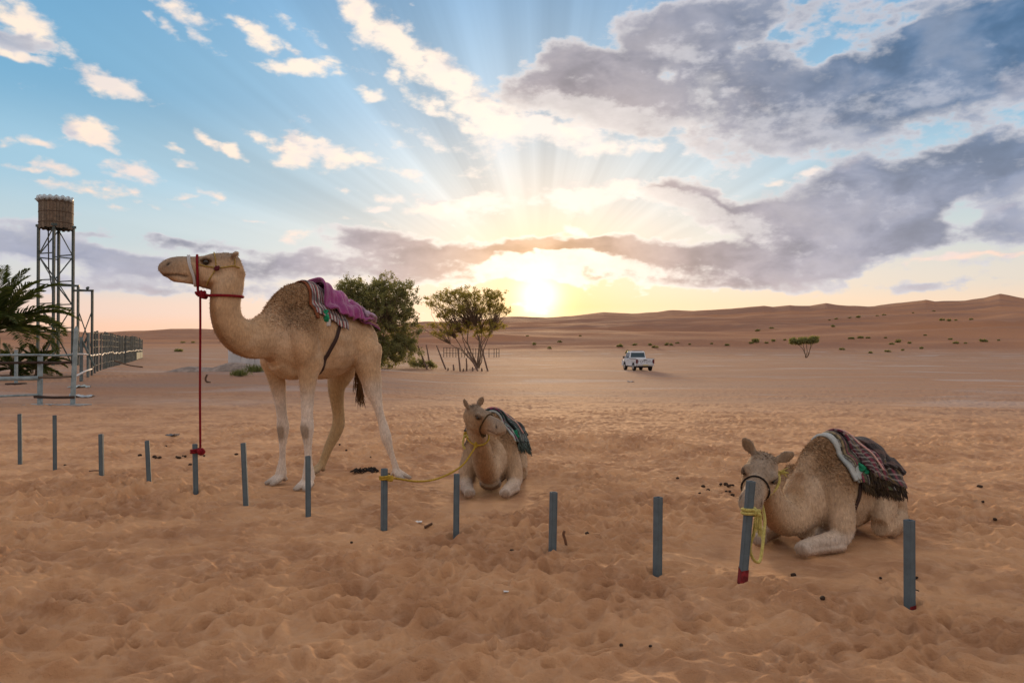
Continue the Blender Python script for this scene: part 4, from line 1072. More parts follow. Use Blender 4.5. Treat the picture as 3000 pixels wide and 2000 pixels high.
def dress_kneeling(fr, bvh, label, pal, seed, sideshift=0.0, pad=None):
    sd = empty('saddle_blanket', fr.w(.9, 0, .7)); b2 = Vector(sd.location)
    tag(sd, label, 'saddle blanket')
    zc = .34
    pad_m = pad or mat('pale_felt', (.42, .45, .44), .95, color2=(.30, .34, .34), vscale=10, bump=.6, bscale=50)
    cloth('felt_pad', bvh, fr, lambda a: SK(.60 + .05 * a), lambda a: SK(.80), -1.05, 1.10, zc, .012, .014, pad_m, sd, b2, 24, 50, .012, seed, thick=.018)
    main = stripe_mat('striped_rug', pal[0], 0, 3.5, (26.0, .35, pal[3], .5))
    o, V = cloth('striped_rug', bvh, fr, lambda a: SK(.70), lambda a: SK(1.16 + .05 * a), lambda s: -1.15 - .1 * s, lambda s: 1.12 + .50 * s, zc, .020, .024, main, sd, b2, 50, 64, .03, seed + 2, thick=.014)
    o2, V2 = cloth('upper_rug', bvh, fr, lambda a: SK(.82), lambda a: SK(1.28 + .02 * a), lambda s: -1.0, lambda s: 1.05 + .50 * s, zc, .038, .034, stripe_mat('dark_rug', pal[1], 0, 4.0, (18.0, .3, pal[2], .55)), sd, b2, 50, 60, .03, seed + 5, thick=.018)
    o3, V3 = cloth('rear_roll', bvh, fr, lambda a: SK(1.08), lambda a: SK(1.34), lambda s: -1.1, lambda s: 1.0 + .25 * s, zc, .05, .036, stripe_mat('black_rug', pal[4], 1, 7.0), sd, b2, 26, 50, .03, seed + 8, thick=.03)
    fm = stripe_mat('fringe_wool', pal[1], 0, 5.0)
    fm = mat('fringe_wool_%d' % seed, pal[5], .95, color2=pal[6], vscale=26)
    fringe('fringe', [V[i, -1] for i in range(8, 50, 3)], fm, sd, b2, .065, 110, .005, seed, tuple(fr.L3 * .03))
    fringe('fringe', [V2[i, -1] for i in range(0, 50, 3)], fm, sd, b2, .075, 110, .005, seed + 1, tuple(fr.L3 * .03))
    fringe('fringe', [V[i, 0] for i in range(8, 50, 3)], fm, sd, b2, .06, 70, .005, seed + 3, tuple(fr.L3 * -.03))
    girth('girth_strap', bvh, fr, SK(.84), SK(.60), .34, mat('dark_strap', (.035, .018, .014), .7), sd, b2, .022)
    # pink and white cord tied over the rugs
    cord = ring_on(bvh, lambda a: fr.w(SK(.90 + .10 * math.sin(a)), 0, zc), lambda a: fr.L3 * math.sin(a) + Vector((0, 0, math.cos(a))), 30, .095, 1.2, -.9, 1.05)
    line_part('tie_cord', cord, .007, mat('pink_cord', (.55, .20, .18), .8, color2=(.5, .42, .38), vscale=60), sd, b2, 2)
    hit = bvh.ray_cast(fr.w(SK(.80), 0, zc) + (fr.L3 * .75 + Vector((0, 0, .66))) * 1.2, -(fr.L3 * .75 + Vector((0, 0, .66))), 1.3)[0]
    mb = MB()
    for k, (a_, z_) in enumerate(((0, .03), (.015, -.005), (.0, -.04))): knot(mb, hit - b2 + fr.L3 * .03 + Vector((a_, 0, z_)), .024, k + seed)
    mb.build('green_tie', mat('green_cloth', (.01, .22, .11), .8, var=.3), sd, True)
    return sd

def build_camels():
    # standing
    root, bvh, h = standing_camel()
    kn = dress_standing(root, bvh, h)
    # centre kneeling camel, head turned to its left
    O = at_depth(1366, 1213, FC.w(-.06, 0, 0).y); tip = at_depth(1474, 1262, O.y - .32)
    hc = Head(O, tip - O, Vector((.1, -.15, 1)), (tip - O).length / .985, 1.2)
    neck = chain_neck(FC, [(.36, 0, .31, .20, .14), (.20, 0, .26, .16, .125), (.07, -.01, .27, .132, .11), (-.02, -.03, .37, .115, .10), (-.06, -.06, .50, .104, .094), (-.06, -.09, .62, .10, .092), (-.05, -.115, .74, .098, .09)])
    rootc, bvc = kneeling_camel(FC, 'kneeling_camel', 'kneeling camel with its head turned aside, green and black rugs on its back', neck, hc, 41, .75, (.17, .11, -.03))
    palc = ([(0, (.03, .06, .055)), (.2, (.18, .24, .24)), (.35, (.02, .03, .03)), (.55, (.10, .17, .16)), (.75, (.03, .05, .06)), (.9, (.22, .03, .10))],
            [(0, (.02, .03, .03)), (.25, (.09, .16, .15)), (.4, (.015, .02, .02)), (.65, (.16, .20, .20)), (.85, (.02, .05, .05))], (.02, .03, .03), (.02, .03, .03),
            [(0, (.012, .015, .016)), (.5, (.05, .08, .08)), (.8, (.015, .02, .02))], (.03, .045, .04), (.09, .13, .12))
    dress_kneeling(FC, bvc, 'dark green and black rugs with a crimson band on the centre kneeling camel', palc, 61)
    # right kneeling camel, head low and facing out
    O = at_depth(2240, 1352, FR.w(-.24, 0, 0).y + .05); tip = at_depth(2193, 1490, O.y - .42)
    hr = Head(O, tip - O, Vector((.12, -.4, 1)), (tip - O).length / .985, 1.38)
    neck = chain_neck(FR, [(.46, 0, .35, .21, .15), (.28, 0, .27, .17, .13), (.12, 0, .225, .135, .112), (-.01, 0, .255, .118, .10), (-.10, 0, .335, .108, .094), (-.165, 0, .44, .102, .09), (-.205, 0, .545, .10, .09), (-.23, 0, .61, .095, .09)])
    rootr, bvr = kneeling_camel(FR, 'kneeling_camel', 'kneeling camel with its head low behind the leaning red based post', neck, hr, 51, .8, (.15, .12, -.02))
    palr = ([(0, (.05, .045, .02)), (.18, (.22, .17, .09)), (.34, (.03, .02, .02)), (.48, (.20, .035, .06)), (.62, (.08, .09, .05)), (.8, (.03, .025, .03)), (.92, (.30, .30, .28))],
            [(0, (.05, .02, .025)), (.2, (.02, .02, .02)), (.4, (.11, .075, .03)), (.6, (.03, .03, .03)), (.8, (.14, .03, .05))], (.28, .26, .24), (.03, .02, .02),
            [(0, (.02, .015, .016)), (.5, (.07, .04, .035)), (.8, (.02, .015, .015))], (.07, .05, .025), (.02, .015, .015))
    dress_kneeling(FR, bvr, 'brown and black striped rugs over a pale felt pad on the right kneeling camel', palr, 71)
    # halters
    def simple_halter(h, bvh, label, cord):
        ht = empty('camel_halter', h.O); hb = Vector(ht.location); tag(ht, label, 'halter')
        r1 = head_ring(bvh, h, .60, .52, .008, n=44)
        ring_part('noseband', r1, .006, cord, ht, hb)
        for k in range(0, 44, 2):
            pass
        mb = MB(); knot(mb, r1[22] - hb, .018, 4); mb.build('chin_knot', cord, ht, True)
        return ht, hb, r1
    hch, hcb, rc1 = simple_halter(hc, bvc, 'dark twisted cord noseband on the centre kneeling camel', rope_mat('brown_cord', (.10, .065, .02), (.04, .025, .012)))
    hrh, hrb, rr1 = simple_halter(hr, bvr, 'black beaded cord noseband on the right kneeling camel', BLACKCORD)
    # neck loop of the centre camel and its rope to a post
    def neck_loop(fr, bvh, c, nrm, off=.010, n=32):
        nrm = Vector(nrm).normalized(); a = fr.L3 - nrm * fr.L3.dot(nrm); a.normalize(); b = nrm.cross(a); pts = []
        for k in range(n):
            t = 2 * math.pi * k / n; d = a * math.cos(t) + b * math.sin(t)
            hit = bvh.ray_cast(c + d * .35, -d, .35)[0]; pts.append((hit if hit else c + d * .1) + d * off)
        return pts
    cc = FC.w(-.055, -.085, .60); pts = neck_loop(FC, bvc, cc, (.0, -.55, .8))
    ring_part('neck_loop', pts, .008, YELLOW, hch, hcb)
    tie = min(pts, key=lambda p: (p - at_depth(1398, 1290, p.y)).length)
    tl = min(pts, key=lambda p: p.x)
    mb = MB(); knot(mb, tie - hcb, .020, 8); mb.build('rope_knot', YELLOW, hch, True)
    mb = MB(); knot(mb, tl - hcb, .02, 9); mb.build('rope_knot', YELLOW, hch, True)
    line_part('loose_end', [tl, tl + Vector((-.02, -.03, -.02)), tl + Vector((-.03, -.03, -.09)), tl + Vector((-.01, -.03, -.13))], .010, LIME, hch, hcb)
    line_part('loose_end', [tl, tl + Vector((.03, -.05, -.02)), tl + Vector((.08, -.06, -.045))], .010, LIME, hch, hcb)
    # right camel
    cr = FR.w(-.185, 0, .49); ptr = neck_loop(FR, bvr, cr, (-.55, -.45, .75))
    ring_part('neck_loop', ptr, .009, LIME, hrh, hrb)
    tr_ = max(ptr, key=lambda p: p.x + p.z * .6)
    fringe('frayed_end', [tr_ + Vector((0, 0, .01)), tr_ + Vector((.02, 0, .0)), tr_ + Vector((.04, 0, .0))], LIME, hrh, hrb, .05, 24, .004, 5, (.05, 0, .06))
    tier = min(ptr, key=lambda p: (p - at_depth(2232, 1497, p.y)).length)
    mb = MB(); knot(mb, tier - hrb, .018, 8); mb.build('rope_knot', BLACKCORD, hrh, True)
    return kn, tie, tier
# ================================================================ tether posts and ropes
GALV = mat('galvanised_steel', (.105, .150, .180), .6, .2, color2=(.085, .118, .14), vscale=14, bump=.15, bscale=60)
REDPAINT = mat('red_paint', (.16, .015, .02), .7, var=.45, vscale=30)
POSTS = [  # u base, v base, u top, v top, label
 (59, 1361, 58, 1212, 'end post of the tether row, standing in front of the rail fence'), (161, 1380, 160, 1216, 'tall grey steel post next to the end post of the tether row'), (298, 1406, 296, 1271, 'thin grey steel post with a dark twig lying at its foot'), (438, 1434, 431, 1290, 'leaning grey steel post beside the dark hoop lying on the sand'),
 (574, 1460, 571, 1300, 'grey steel post that the red rope is tied to'), (721, 1486, 713, 1297, 'grey steel post between the red rope post and the standing camel'), (903, 1517, 902, 1335, 'grey steel post in front of the front feet of the standing camel'),
 (1125, 1557, 1126, 1372, 'grey steel post that the long yellow rope is tied to'), (1336, 1590, 1338, 1388, 'grey steel post beside the front of the centre kneeling camel'), (1618, 1640, 1622, 1440, 'grey steel post with a short brown stick poking up beside it'), (1926, 1692, 1928, 1455, 'grey steel post standing alone between the two kneeling camels'),
 (2174, 1724, 2200, 1408, 'leaning steel post with red paint at its base, tied with pale yellow rope'), (2665, 1798, 2664, 1522, 'steel post with a trace of red paint at its foot, last of the row')]
POST_AT = {}
def build_posts():
    for k, (ub, vb, ut, vt, lab) in enumerate(POSTS):
        g = ground_px(ub, vb); g.z = ground_z(g.x, g.y)
        top = at_depth(ut, vt, g.y)
        w = .021
        ax = (top - g); ln = ax.length; ax.normalize()
        root = empty('tether_post', g)
        q = ax.to_track_quat('Z', 'Y'); root.rotation_mode = 'QUATERNION'
        root.rotation_quaternion = q @ Matrix.Rotation(.35 + .25 * math.sin(k * 2.1), 3, 'Z').to_quaternion()
        mb = MB(); t_ = .006
        # square hollow section, open at the top
        for (x0, x1, y0, y1) in ((-w, w, -w, -w + t_), (-w, w, w - t_, w), (-w, -w + t_, -w + t_, w - t_), (w - t_, w, -w + t_, w - t_)):
            mb.box(x0, x1, y0, y1, -.25, ln)
        o = mb.build('steel_tube', GALV, root)
        bv = o.modifiers.new('bevel', 'BEVEL'); bv.width = .0025; bv.segments = 2
        if k in (11, 12):
            mb = MB(); hh = .115 if k == 11 else .042; e = .0015
            mb.add([(-w - e, -w - e, .02), (w + e, -w - e, .02), (w + e, w + e, .02), (-w - e, w + e, .02), (-w - e, -w - e, hh), (w + e, -w - e, hh * .85), (w + e, w + e, hh * 1.05), (-w - e, w + e, hh * .9)],
                   [(0, 1, 5, 4), (1, 2, 6, 5), (2, 3, 7, 6), (3, 0, 4, 7)] if k == 11 else [(3, 0, 4, 7)])
            mb.build('red_paint_band', REDPAINT, root)
        tag(root, lab or 'plain grey steel post of the tether row with nothing tied to it', 'post', 'steel posts of the tether row')
        POST_AT[k] = (g, top)
def post_point(k, v):
    g, t = POST_AT[k]
    f = (v - project(g)[1]) / (project(t)[1] - project(g)[1]); return g.lerp(t, f)
def coil(p, ax, r, turns, pitch, rr, seed=0):
    pts = []; ax = Vector(ax).normalized(); a = Vector((1, 0, 0)); b = ax.cross(a).normalized(); a = b.cross(ax)
    for i in range(int(turns * 14) + 1):
        t = i / 14 * 2 * math.pi; pts.append(p + a * math.cos(t) * r + b * math.sin(t) * r + ax * (i / 14 * pitch))
    return pts
def build_ropes(KN, TIE, TIER):
    # red rope: halter to post
    p = post_point(4, 1322); base = Vector(p)
    root = empty('red_rope', base); tag(root, 'thick red rope hanging from the halter of the standing camel to a steel post', 'rope')
    g, t = POST_AT[4]; ax = t - g
    end = at_depth(588, 1322, p.y - .03)
    a = at_depth(587, 1312, p.y)
    line_part('rope_length', [KN + Vector((-.02, 0, 0)), at_depth(587, 960, KN.y + (p.y - KN.y) * .3), at_depth(586, 1150, KN.y + (p.y - KN.y) * .7), a], .0105, RED, root, base, 8)
    mb = MB(); mb.tube([Vector(q) - base for q in coil(p - ax.normalized() * .02, ax, .036, 2.2, .02, 0)], .011, 6); mb.build('post_wrap', RED, root, True)
    mb = MB(); knot(mb, end - base, .030, 7); mb.tube([a - base, end - base, p - base + Vector((.03, -.03, 0))], .011, 6); mb.build('rope_knot', RED, root, True)
    # long yellow rope
    p = post_point(7, 1400); base = Vector(p); root = empty('yellow_rope', base)
    tag(root, 'slack yellow rope strung from a steel post to the neck of the centre kneeling camel', 'rope')
    Y0, Y1 = p.y, TIE.y
    pix = [(1140, 1398), (1170, 1402), (1215, 1409), (1265, 1406), (1315, 1388), (1355, 1362), (1380, 1328)]
    pts = [p + Vector((.03, -.03, 0))] + [at_depth(u, v, Y0 + (Y1 - Y0) * (u - 1126) / (1400 - 1126)) for u, v in pix] + [TIE]
    line_part('rope_length', pts, .0085, YELLOW, root, base, 8)
    g, t = POST_AT[7]
    mb = MB(); mb.tube([Vector(q) - base for q in coil(p - Vector((0, 0, .015)), t - g, .034, 2.2, .016, 0)], .009, 6); mb.build('post_wrap', YELLOW, root, True)
    mb = MB(); knot(mb, p - base + Vector((.045, -.02, 0)), .022, 3); mb.build('rope_knot', YELLOW, root, True)
    # pale yellow rope of the right camel: hanging loop
    p = post_point(11, 1498); base = Vector(p); root = empty('pale_rope', base)
    tag(root, 'pale yellow rope looped from the leaning post to the right kneeling camel', 'rope')
    g, t = POST_AT[11]
    mb = MB(); mb.tube([Vector(q) - base for q in coil(p - (t - g).normalized() * .02, t - g, .036, 2.3, .02, 0)], .010, 6); mb.build('post_wrap', LIME, root, True)
    q0 = p + Vector((.045, -.02, -.005))
    mb = MB(); knot(mb, q0 - base, .02, 5); mb.build('rope_knot', LIME, root, True)
    Y0 = p.y
    pix = [(2213, 1545, .02), (2198, 1600, .03), (2203, 1630, .05), (2216, 1645, .08), (2227, 1640, .11), (2234, 1600, .16), (2239, 1550, .24), (2240, 1515, .32)]
    line_part('rope_length', [q0] + [at_depth(u, v, Y0 + d) for u, v, d in pix] + [TIER], .0095, LIME, root, base, 6)
    fringe('frayed_ends', [q0, q0 + Vector((.012, 0, -.01)), q0 + Vector((.02, 0, -.005))], LIME, root, base, .10, 26, .0045, 8, (.0, 0, -.02))

# ================================================================ foliage
def leaf_mat(name, c1, c2, trans=.35):
    m = bpy.data.materials.new(name); m.use_nodes = True; t = m.node_tree; n = NB(t)
    b = t.nodes['Principled BSDF']; out = t.nodes['Material Output']
    geo = t.nodes.new('ShaderNodeNewGeometry'); oi = n.noise(geo.outputs['Position'], 1.4, 3, .6)['Fac']
    rnd = geo.outputs['Random Per Island']
    c = n.mix(n.ss(n.m('ADD', n.m('MULTIPLY', oi, .6), n.m('MULTIPLY', rnd, .4)), .3, .7), c1, c2)
    t.links.new(c, b.inputs['Base Color']); b.inputs['Roughness'].default_value = .7; b.inputs['Specular IOR Level'].default_value = .2
    tr = t.nodes.new('ShaderNodeBsdfTranslucent'); t.links.new(n.v('MULTIPLY', c, (1.6, 1.5, .7)), tr.inputs[0])
    mx = t.nodes.new('ShaderNodeMixShader'); mx.inputs[0].default_value = trans
    t.links.new(b.outputs[0], mx.inputs[1]); t.links.new(tr.outputs[0], mx.inputs[2]); t.links.new(mx.outputs[0], out.inputs[0])
    return m
LEAF = leaf_mat('desert_leaf', (.15, .165, .085), (.25, .25, .135), .5); LEAF2 = leaf_mat('acacia_leaf', (.19, .18, .06), (.34, .30, .10), .6); PALML = leaf_mat('palm_leaf', (.035, .060, .018), (.085, .105, .035), .3)
BARK = mat('bark', (.16, .115, .08), .9, var=.35, bump=.6, bscale=20)
def leaves_np(C, D_, L, Wd, rs):
    """diamond leaves at C pointing along D_"""
    n = len(C); D_ = D_ / (np.linalg.norm(D_, axis=1)[:, None] + 1e-9)
    S = np.cross(D_, rs.normal(size=(n, 3))); S /= np.linalg.norm(S, axis=1)[:, None] + 1e-9
    L = L[:, None]; Wd = Wd[:, None]
    V = np.stack([C, C + D_ * L * .45 + S * Wd, C + D_ * L, C + D_ * L * .45 - S * Wd], 1).reshape(-1, 3)
    F = np.arange(n * 4).reshape(-1, 4)
    return V, F
def branch(mb, a, b, r0, r1, rs, bow=.12, n=5):
    a = np.array(a, float); b = np.array(b, float); ln = np.linalg.norm(b - a); off = rs.normal(size=3) * ln * bow; off[2] += ln * bow * .5
    P = [a + (b - a) * t + off * math.sin(math.pi * t) + rs.normal(size=3) * ln * .015 for t in np.linspace(0, 1, n)]
    mb.tube([tuple(p) for p in P], list(np.linspace(r0, r1, n)), 5, caps=False); return P
def tree(name, label, base, lobes, stems, nclump, per, leafL, leafW, clump_r, seed, material, trunk_r=.12, cat='tree', spiky=.5, fork=None, group=None, hollow=.45):
    """lobes: (x, y, z, rx, ry, rz) relative to the base; stems: fork points; foliage = leaf clumps on twigs"""
    rs = np.random.RandomState(seed); root = empty(name, base); tag(root, label, cat, group)
    mb = MB(); forks = []
    for k, (fx, fy, fz, r) in enumerate(stems):
        P = branch(mb, (rs.normal() * r * .3, rs.normal() * r * .3, -.15), (fx, fy, fz), r, r * .55, rs, .06, 6); forks.append(np.array(P[-1])); forks.append(np.array(P[3]))
    forks = np.array(forks)
    vol = np.array([a * b * c for *_, a, b, c in lobes]) ** .75; vol /= vol.sum()
    CV = []; CD = []; LL = []
    for k in range(nclump):
        lb = lobes[rs.choice(len(lobes), p=vol)]
        d = rs.normal(size=3); d /= np.linalg.norm(d); rr = rs.uniform(hollow, 1.0) ** .6
        c = np.array(lb[:3]) + d * rr * np.array(lb[3:])
        if c[2] < .15: continue
        f = forks[np.argmin(np.linalg.norm(forks - c, axis=1) + rs.rand(len(forks)) * .6)]
        if rs.rand() < .75: branch(mb, f, c, .035, .009, rs, .10, 4)
        out = c - np.array(lb[:3]) * .7 - np.array([0, 0, lb[2] * .1]); out /= np.linalg.norm(out) + 1e-9
        # twigs
        nt = rs.randint(4, 8)
        for q in range(nt):
            td = out * spiky + rs.normal(size=3) * .55; td /= np.linalg.norm(td); tl = clump_r * rs.uniform(.6, 1.35)
            m_ = max(3, per // nt)
            t = rs.uniform(.05, 1.0, m_)
            CV.append(c + td * (t * tl)[:, None] + rs.normal(size=(m_, 3)) * clump_r * .13); CD.append(td * .7 + rs.normal(size=(m_, 3)) * .7); 
            LL.append(rs.uniform(.6, 1.3, m_))
            if rs.rand() < .3: mb.tube([tuple(c), tuple(c + td * tl * .9)], [.008, .003], 3, caps=False)
    mb.build('trunk', BARK, root)
    CV = np.vstack(CV); CD = np.vstack(CD); LL = np.concatenate(LL)
    V, F = leaves_np(CV, CD, LL * leafL, LL * leafW, rs)
    o = obj('crown', V, F, material, root); tag(o, kind='stuff')
    return root
def build_trees():
    # dense bush tree behind the standing camel
    g = ground_px(1108, 1078); s = g.y / FPX
    def lob(u, v, ru, rv, dep=0.0, depr=None): return ((u - 1108) * s, dep, (1078 - v) * s, ru * s, (depr or ru) * s, rv * s)
    tree('ghaf_tree', 'dense dark green bushy tree with spiky twigs behind the standing camel', g,
         [lob(1100, 930, 105, 105), lob(1050, 910, 60, 80), lob(1170, 880, 60, 60), lob(1110, 860, 75, 50), lob(1190, 970, 45, 60), lob(1060, 1000, 65, 60), lob(1150, 1020, 75, 45), lob(1100, 1045, 90, 28), lob(1180, 1035, 50, 30), lob(1010, 880, 40, 45), lob(1040, 850, 50, 36)],
         [(-1.2, .2, 2.0, .10), (.2, -.3, 2.6, .12), (1.3, .2, 2.1, .09), (-.3, .6, 3.2, .10), (.8, -.4, 3.6, .09), (-1.4, -.4, 3.4, .08)], 850, 90, .15, .038, .52, 3, LEAF, .25, spiky=.9, hollow=.1)
    # umbrella acacia beside it
    g = ground_px(1402, 1078); s = g.y / FPX
    def lob(u, v, ru, rv, depr=None): return ((u - 1402) * s, 0, (1078 - v) * s, ru * s, (depr or ru) * s, rv * s)
    tree('acacia_tree', 'umbrella shaped acacia with many thin stems, lit gold by the low sun', g,
         [lob(1365, 866, 105, 22), lob(1445, 872, 50, 24), lob(1290, 884, 58, 20), lob(1395, 905, 90, 24), lob(1262, 955, 42, 15), lob(1345, 960, 60, 18), lob(1430, 955, 55, 20), lob(1465, 905, 34, 20), lob(1310, 920, 50, 18), lob(1300, 978, 45, 12), lob(1400, 975, 50, 12)],
         [(-2.6, .3, 3.2, .07), (-1.9, -.5, 3.9, .07), (-1.1, .5, 4.4, .08), (-.3, -.3, 4.6, .08), (.4, .4, 4.2, .07), (1.1, -.3, 3.6, .07), (1.5, .4, 4.2, .06), (-3.1, -.2, 2.6, .05), (.7, .8, 3.4, .06), (-1.8, .8, 3.2, .06)],
         560, 66, .12, .032, .34, 11, LEAF2, .18, spiky=.5, hollow=.1)
    g = ground_px(1240, 1080); g.z = terrain_base(g.x, g.y).item()
    tree('desert_shrub', 'low green shrub spreading at the foot of the leaning stakes', g, [(0, 0, .35, 1.1, .7, .35), (-.6, 0, .55, .6, .5, .35), (.6, .1, .3, .6, .5, .25)], [(0, 0, .3, .03), (.5, 0, .3, .02), (-.5, 0, .4, .02)], 70, 45, .12, .03, .28, 5, LEAF, .1, cat='shrub')
    # lone flat-topped acacia on the far plain
    g = ground_px(2361, 1048); s = g.y / FPX
    def lob(u, v, ru, rv): return ((u - 2361) * s, 0, (1048 - v) * s, ru * s, ru * s * .9, rv * s)
    tree('lone_acacia', 'lone flat-topped acacia standing at the foot of the far dunes', g,
         [lob(2340, 999, 26, 6), lob(2370, 996, 24, 8), lob(2388, 993, 8, 7), lob(2325, 1001, 14, 4)], [(-1.7, .2, 3.0, .10), (-.8, -.3, 3.1, .10), (.2, .3, 3.2, .09), (1.0, -.2, 3.2, .10), (1.6, .2, 3.1, .08)], 150, 40, .35, .09, .45, 21, LEAF, .18, spiky=.2)
    # low scrub dotted over the dunes
    spots = [(2020, 1010), (2085, 1008), (2130, 1013), (2200, 1007), (2212, 1003), (2245, 1006), (2265, 1000), (2300, 997), (2495, 993), (2520, 991), (2543, 991), (2595, 991), (2612, 1009), (2632, 1003), (2665, 1006), (2710, 983), (2785, 995), (2800, 1006), (2828, 1006), (2880, 1001), (2925, 998), (2465, 1025), (2550, 1035), (2600, 1031), (2645, 1027), (2700, 1022),
             (2430, 939), (2450, 936), (2490, 932), (2515, 931), (2570, 926), (2590, 924), (2675, 917), (2735, 912), (2760, 939), (2780, 941), (2800, 939), (2845, 937), (2220, 970), (2260, 963), (2440, 958), (1905, 1012), (1860, 1011), (1920, 1019), (1811, 1016), (1819, 1016), (1953, 1011), (1967, 1012), (1985, 1006), (1840, 1035), (1700, 985), (1640, 1003), (1565, 1010), (1610, 1021), (1545, 985), (536, 1004), (566, 1004), (523, 1030)]
    rs = random.Random(4); proto = None
    for k, (u, v) in enumerate(spots):
        g = ground_px(u, v)
        if k % 6 == 0:
            sh = tree('dune_shrub', 'small dark shrub dotted on the far dune slope', g, [(0, 0, .55, 1.2, 1.0, .5), (.8, .1, .4, .7, .6, .35), (-.7, .2, .45, .6, .6, .4)], [(0, 0, .4, .05), (.5, 0, .4, .03)], 26, 22, .42, .14, .40, 30 + k, LEAF, .1, cat='shrub', group='shrubs on the far dunes')
            proto = sh
        else:
            sh = copy_tree(proto); sh.location = g
        sz = rs.uniform(.35, .70) * max(1.0, g.y / 330.0) * (1.6 if v in (1009, 1003, 1007) else 1.0)
        sh.scale = (sz * rs.uniform(.8, 1.4), sz, sz * rs.uniform(.7, 1.1)); sh.rotation_euler = (0, 0, rs.uniform(0, 6.28))
def frond(ln, arch, rs, nleaf=46, droop=.9):
    """one palm leaf in local space, stem along +X; returns (stem pts, leaflet V, F)"""
    P = []
    for i in range(12):
        t = i / 11; a = arch - droop * t * t * 1.3
        P.append((P[-1] + np.array([math.cos(a), 0, math.sin(a)]) * ln / 11) if P else np.zeros(3))
    P = np.array(P); V = []; F = []
    for i in range(nleaf):
        t = .16 + .84 * i / (nleaf - 1); j = t * 11; a_ = int(min(j, 10)); p = P[a_] + (P[a_ + 1] - P[a_]) * (j - a_)
        tg = P[a_ + 1] - P[a_]; tg /= np.linalg.norm(tg)
        ll = ln * .24 * (math.sin(math.pi * min(1, t * .85 + .15)) ** .6) * rs.uniform(.85, 1.1)
        for sd in (-1, 1):
            d = tg * .75 + np.array([0, sd * .8, .25]) + rs.normal(size=3) * .08; d /= np.linalg.norm(d)
            e = p + d * ll + np.array([0, 0, -ll * .12]); w = np.cross(d, [0, 0, 1.]); w = w / (np.linalg.norm(w) + 1e-9) * .022 + np.array([0, 0, .012])
            k = len(V); V += [p - w * .4, p + w * .4, p + d * ll * .55 + w, e, p + d * ll * .55 - w]; F.append((k, k + 1, k + 2, k + 3, k + 4))
    return P, V, F
def palm(name, label, base, trunk_h, n, ln, seed, trunk_r=.2, up=1.25, group=None):
    rs = np.random.RandomState(seed); root = empty(name, base); tag(root, label, 'palm tree', group)
    mb = MB(); N_ = 9
    pts = [(rs.normal() * .02, rs.normal() * .02, -.2 + (trunk_h + .2) * i / (N_ - 1)) for i in range(N_)]
    mb.tube(pts, [trunk_r * (1.15 if i % 2 else .95) for i in range(N_)], 10)
    tr = mb.build('trunk', mat('palm_trunk', (.10, .075, .05), .95, var=.4, bump=.8, bscale=14), root)
    for k in range(n):
        az = k * 2.399 + rs.normal() * .15; f = k / n
        arch = up - f * 1.35 + rs.normal() * .08
        P, V, F = frond(ln * rs.uniform(.85, 1.08), arch, rs, 44, .55 + f * .55)
        mb = MB(); mb.tube([tuple(p) for p in P], list(np.linspace(.028, .006, 12)), 5)
        stem = mb.build('frond', mat('palm_stem', (.10, .10, .035), .7), root)
        stem.location = (0, 0, trunk_h); stem.rotation_euler = (0, 0, az)
        obj('leaflets', V, F, PALML, stem)['kind'] = 'stuff'
    return root
def build_palms():
    g = at_depth(-22, 1110, 31.0); g.z = terrain_base(g.x, g.y).item()
    palm('date_palm', 'bushy date palm with arching fronds beside the water tower', g, 1.9, 44, 3.3, 3, .24, 1.45)
    g = at_depth(112, 1100, 33.0); g.z = terrain_base(g.x, g.y).item()
    palm('young_palm', 'small dark young palm growing between the date palm and the tower legs', g, .35, 22, 1.35, 9, .14, 1.3)
    g = at_depth(40, 1100, 34.0); g.z = terrain_base(g.x, g.y).item()
    palm('palm_offshoot', 'low palm offshoot at the foot of the date palm', g, .3, 20, 1.5, 12, .14, 1.2)
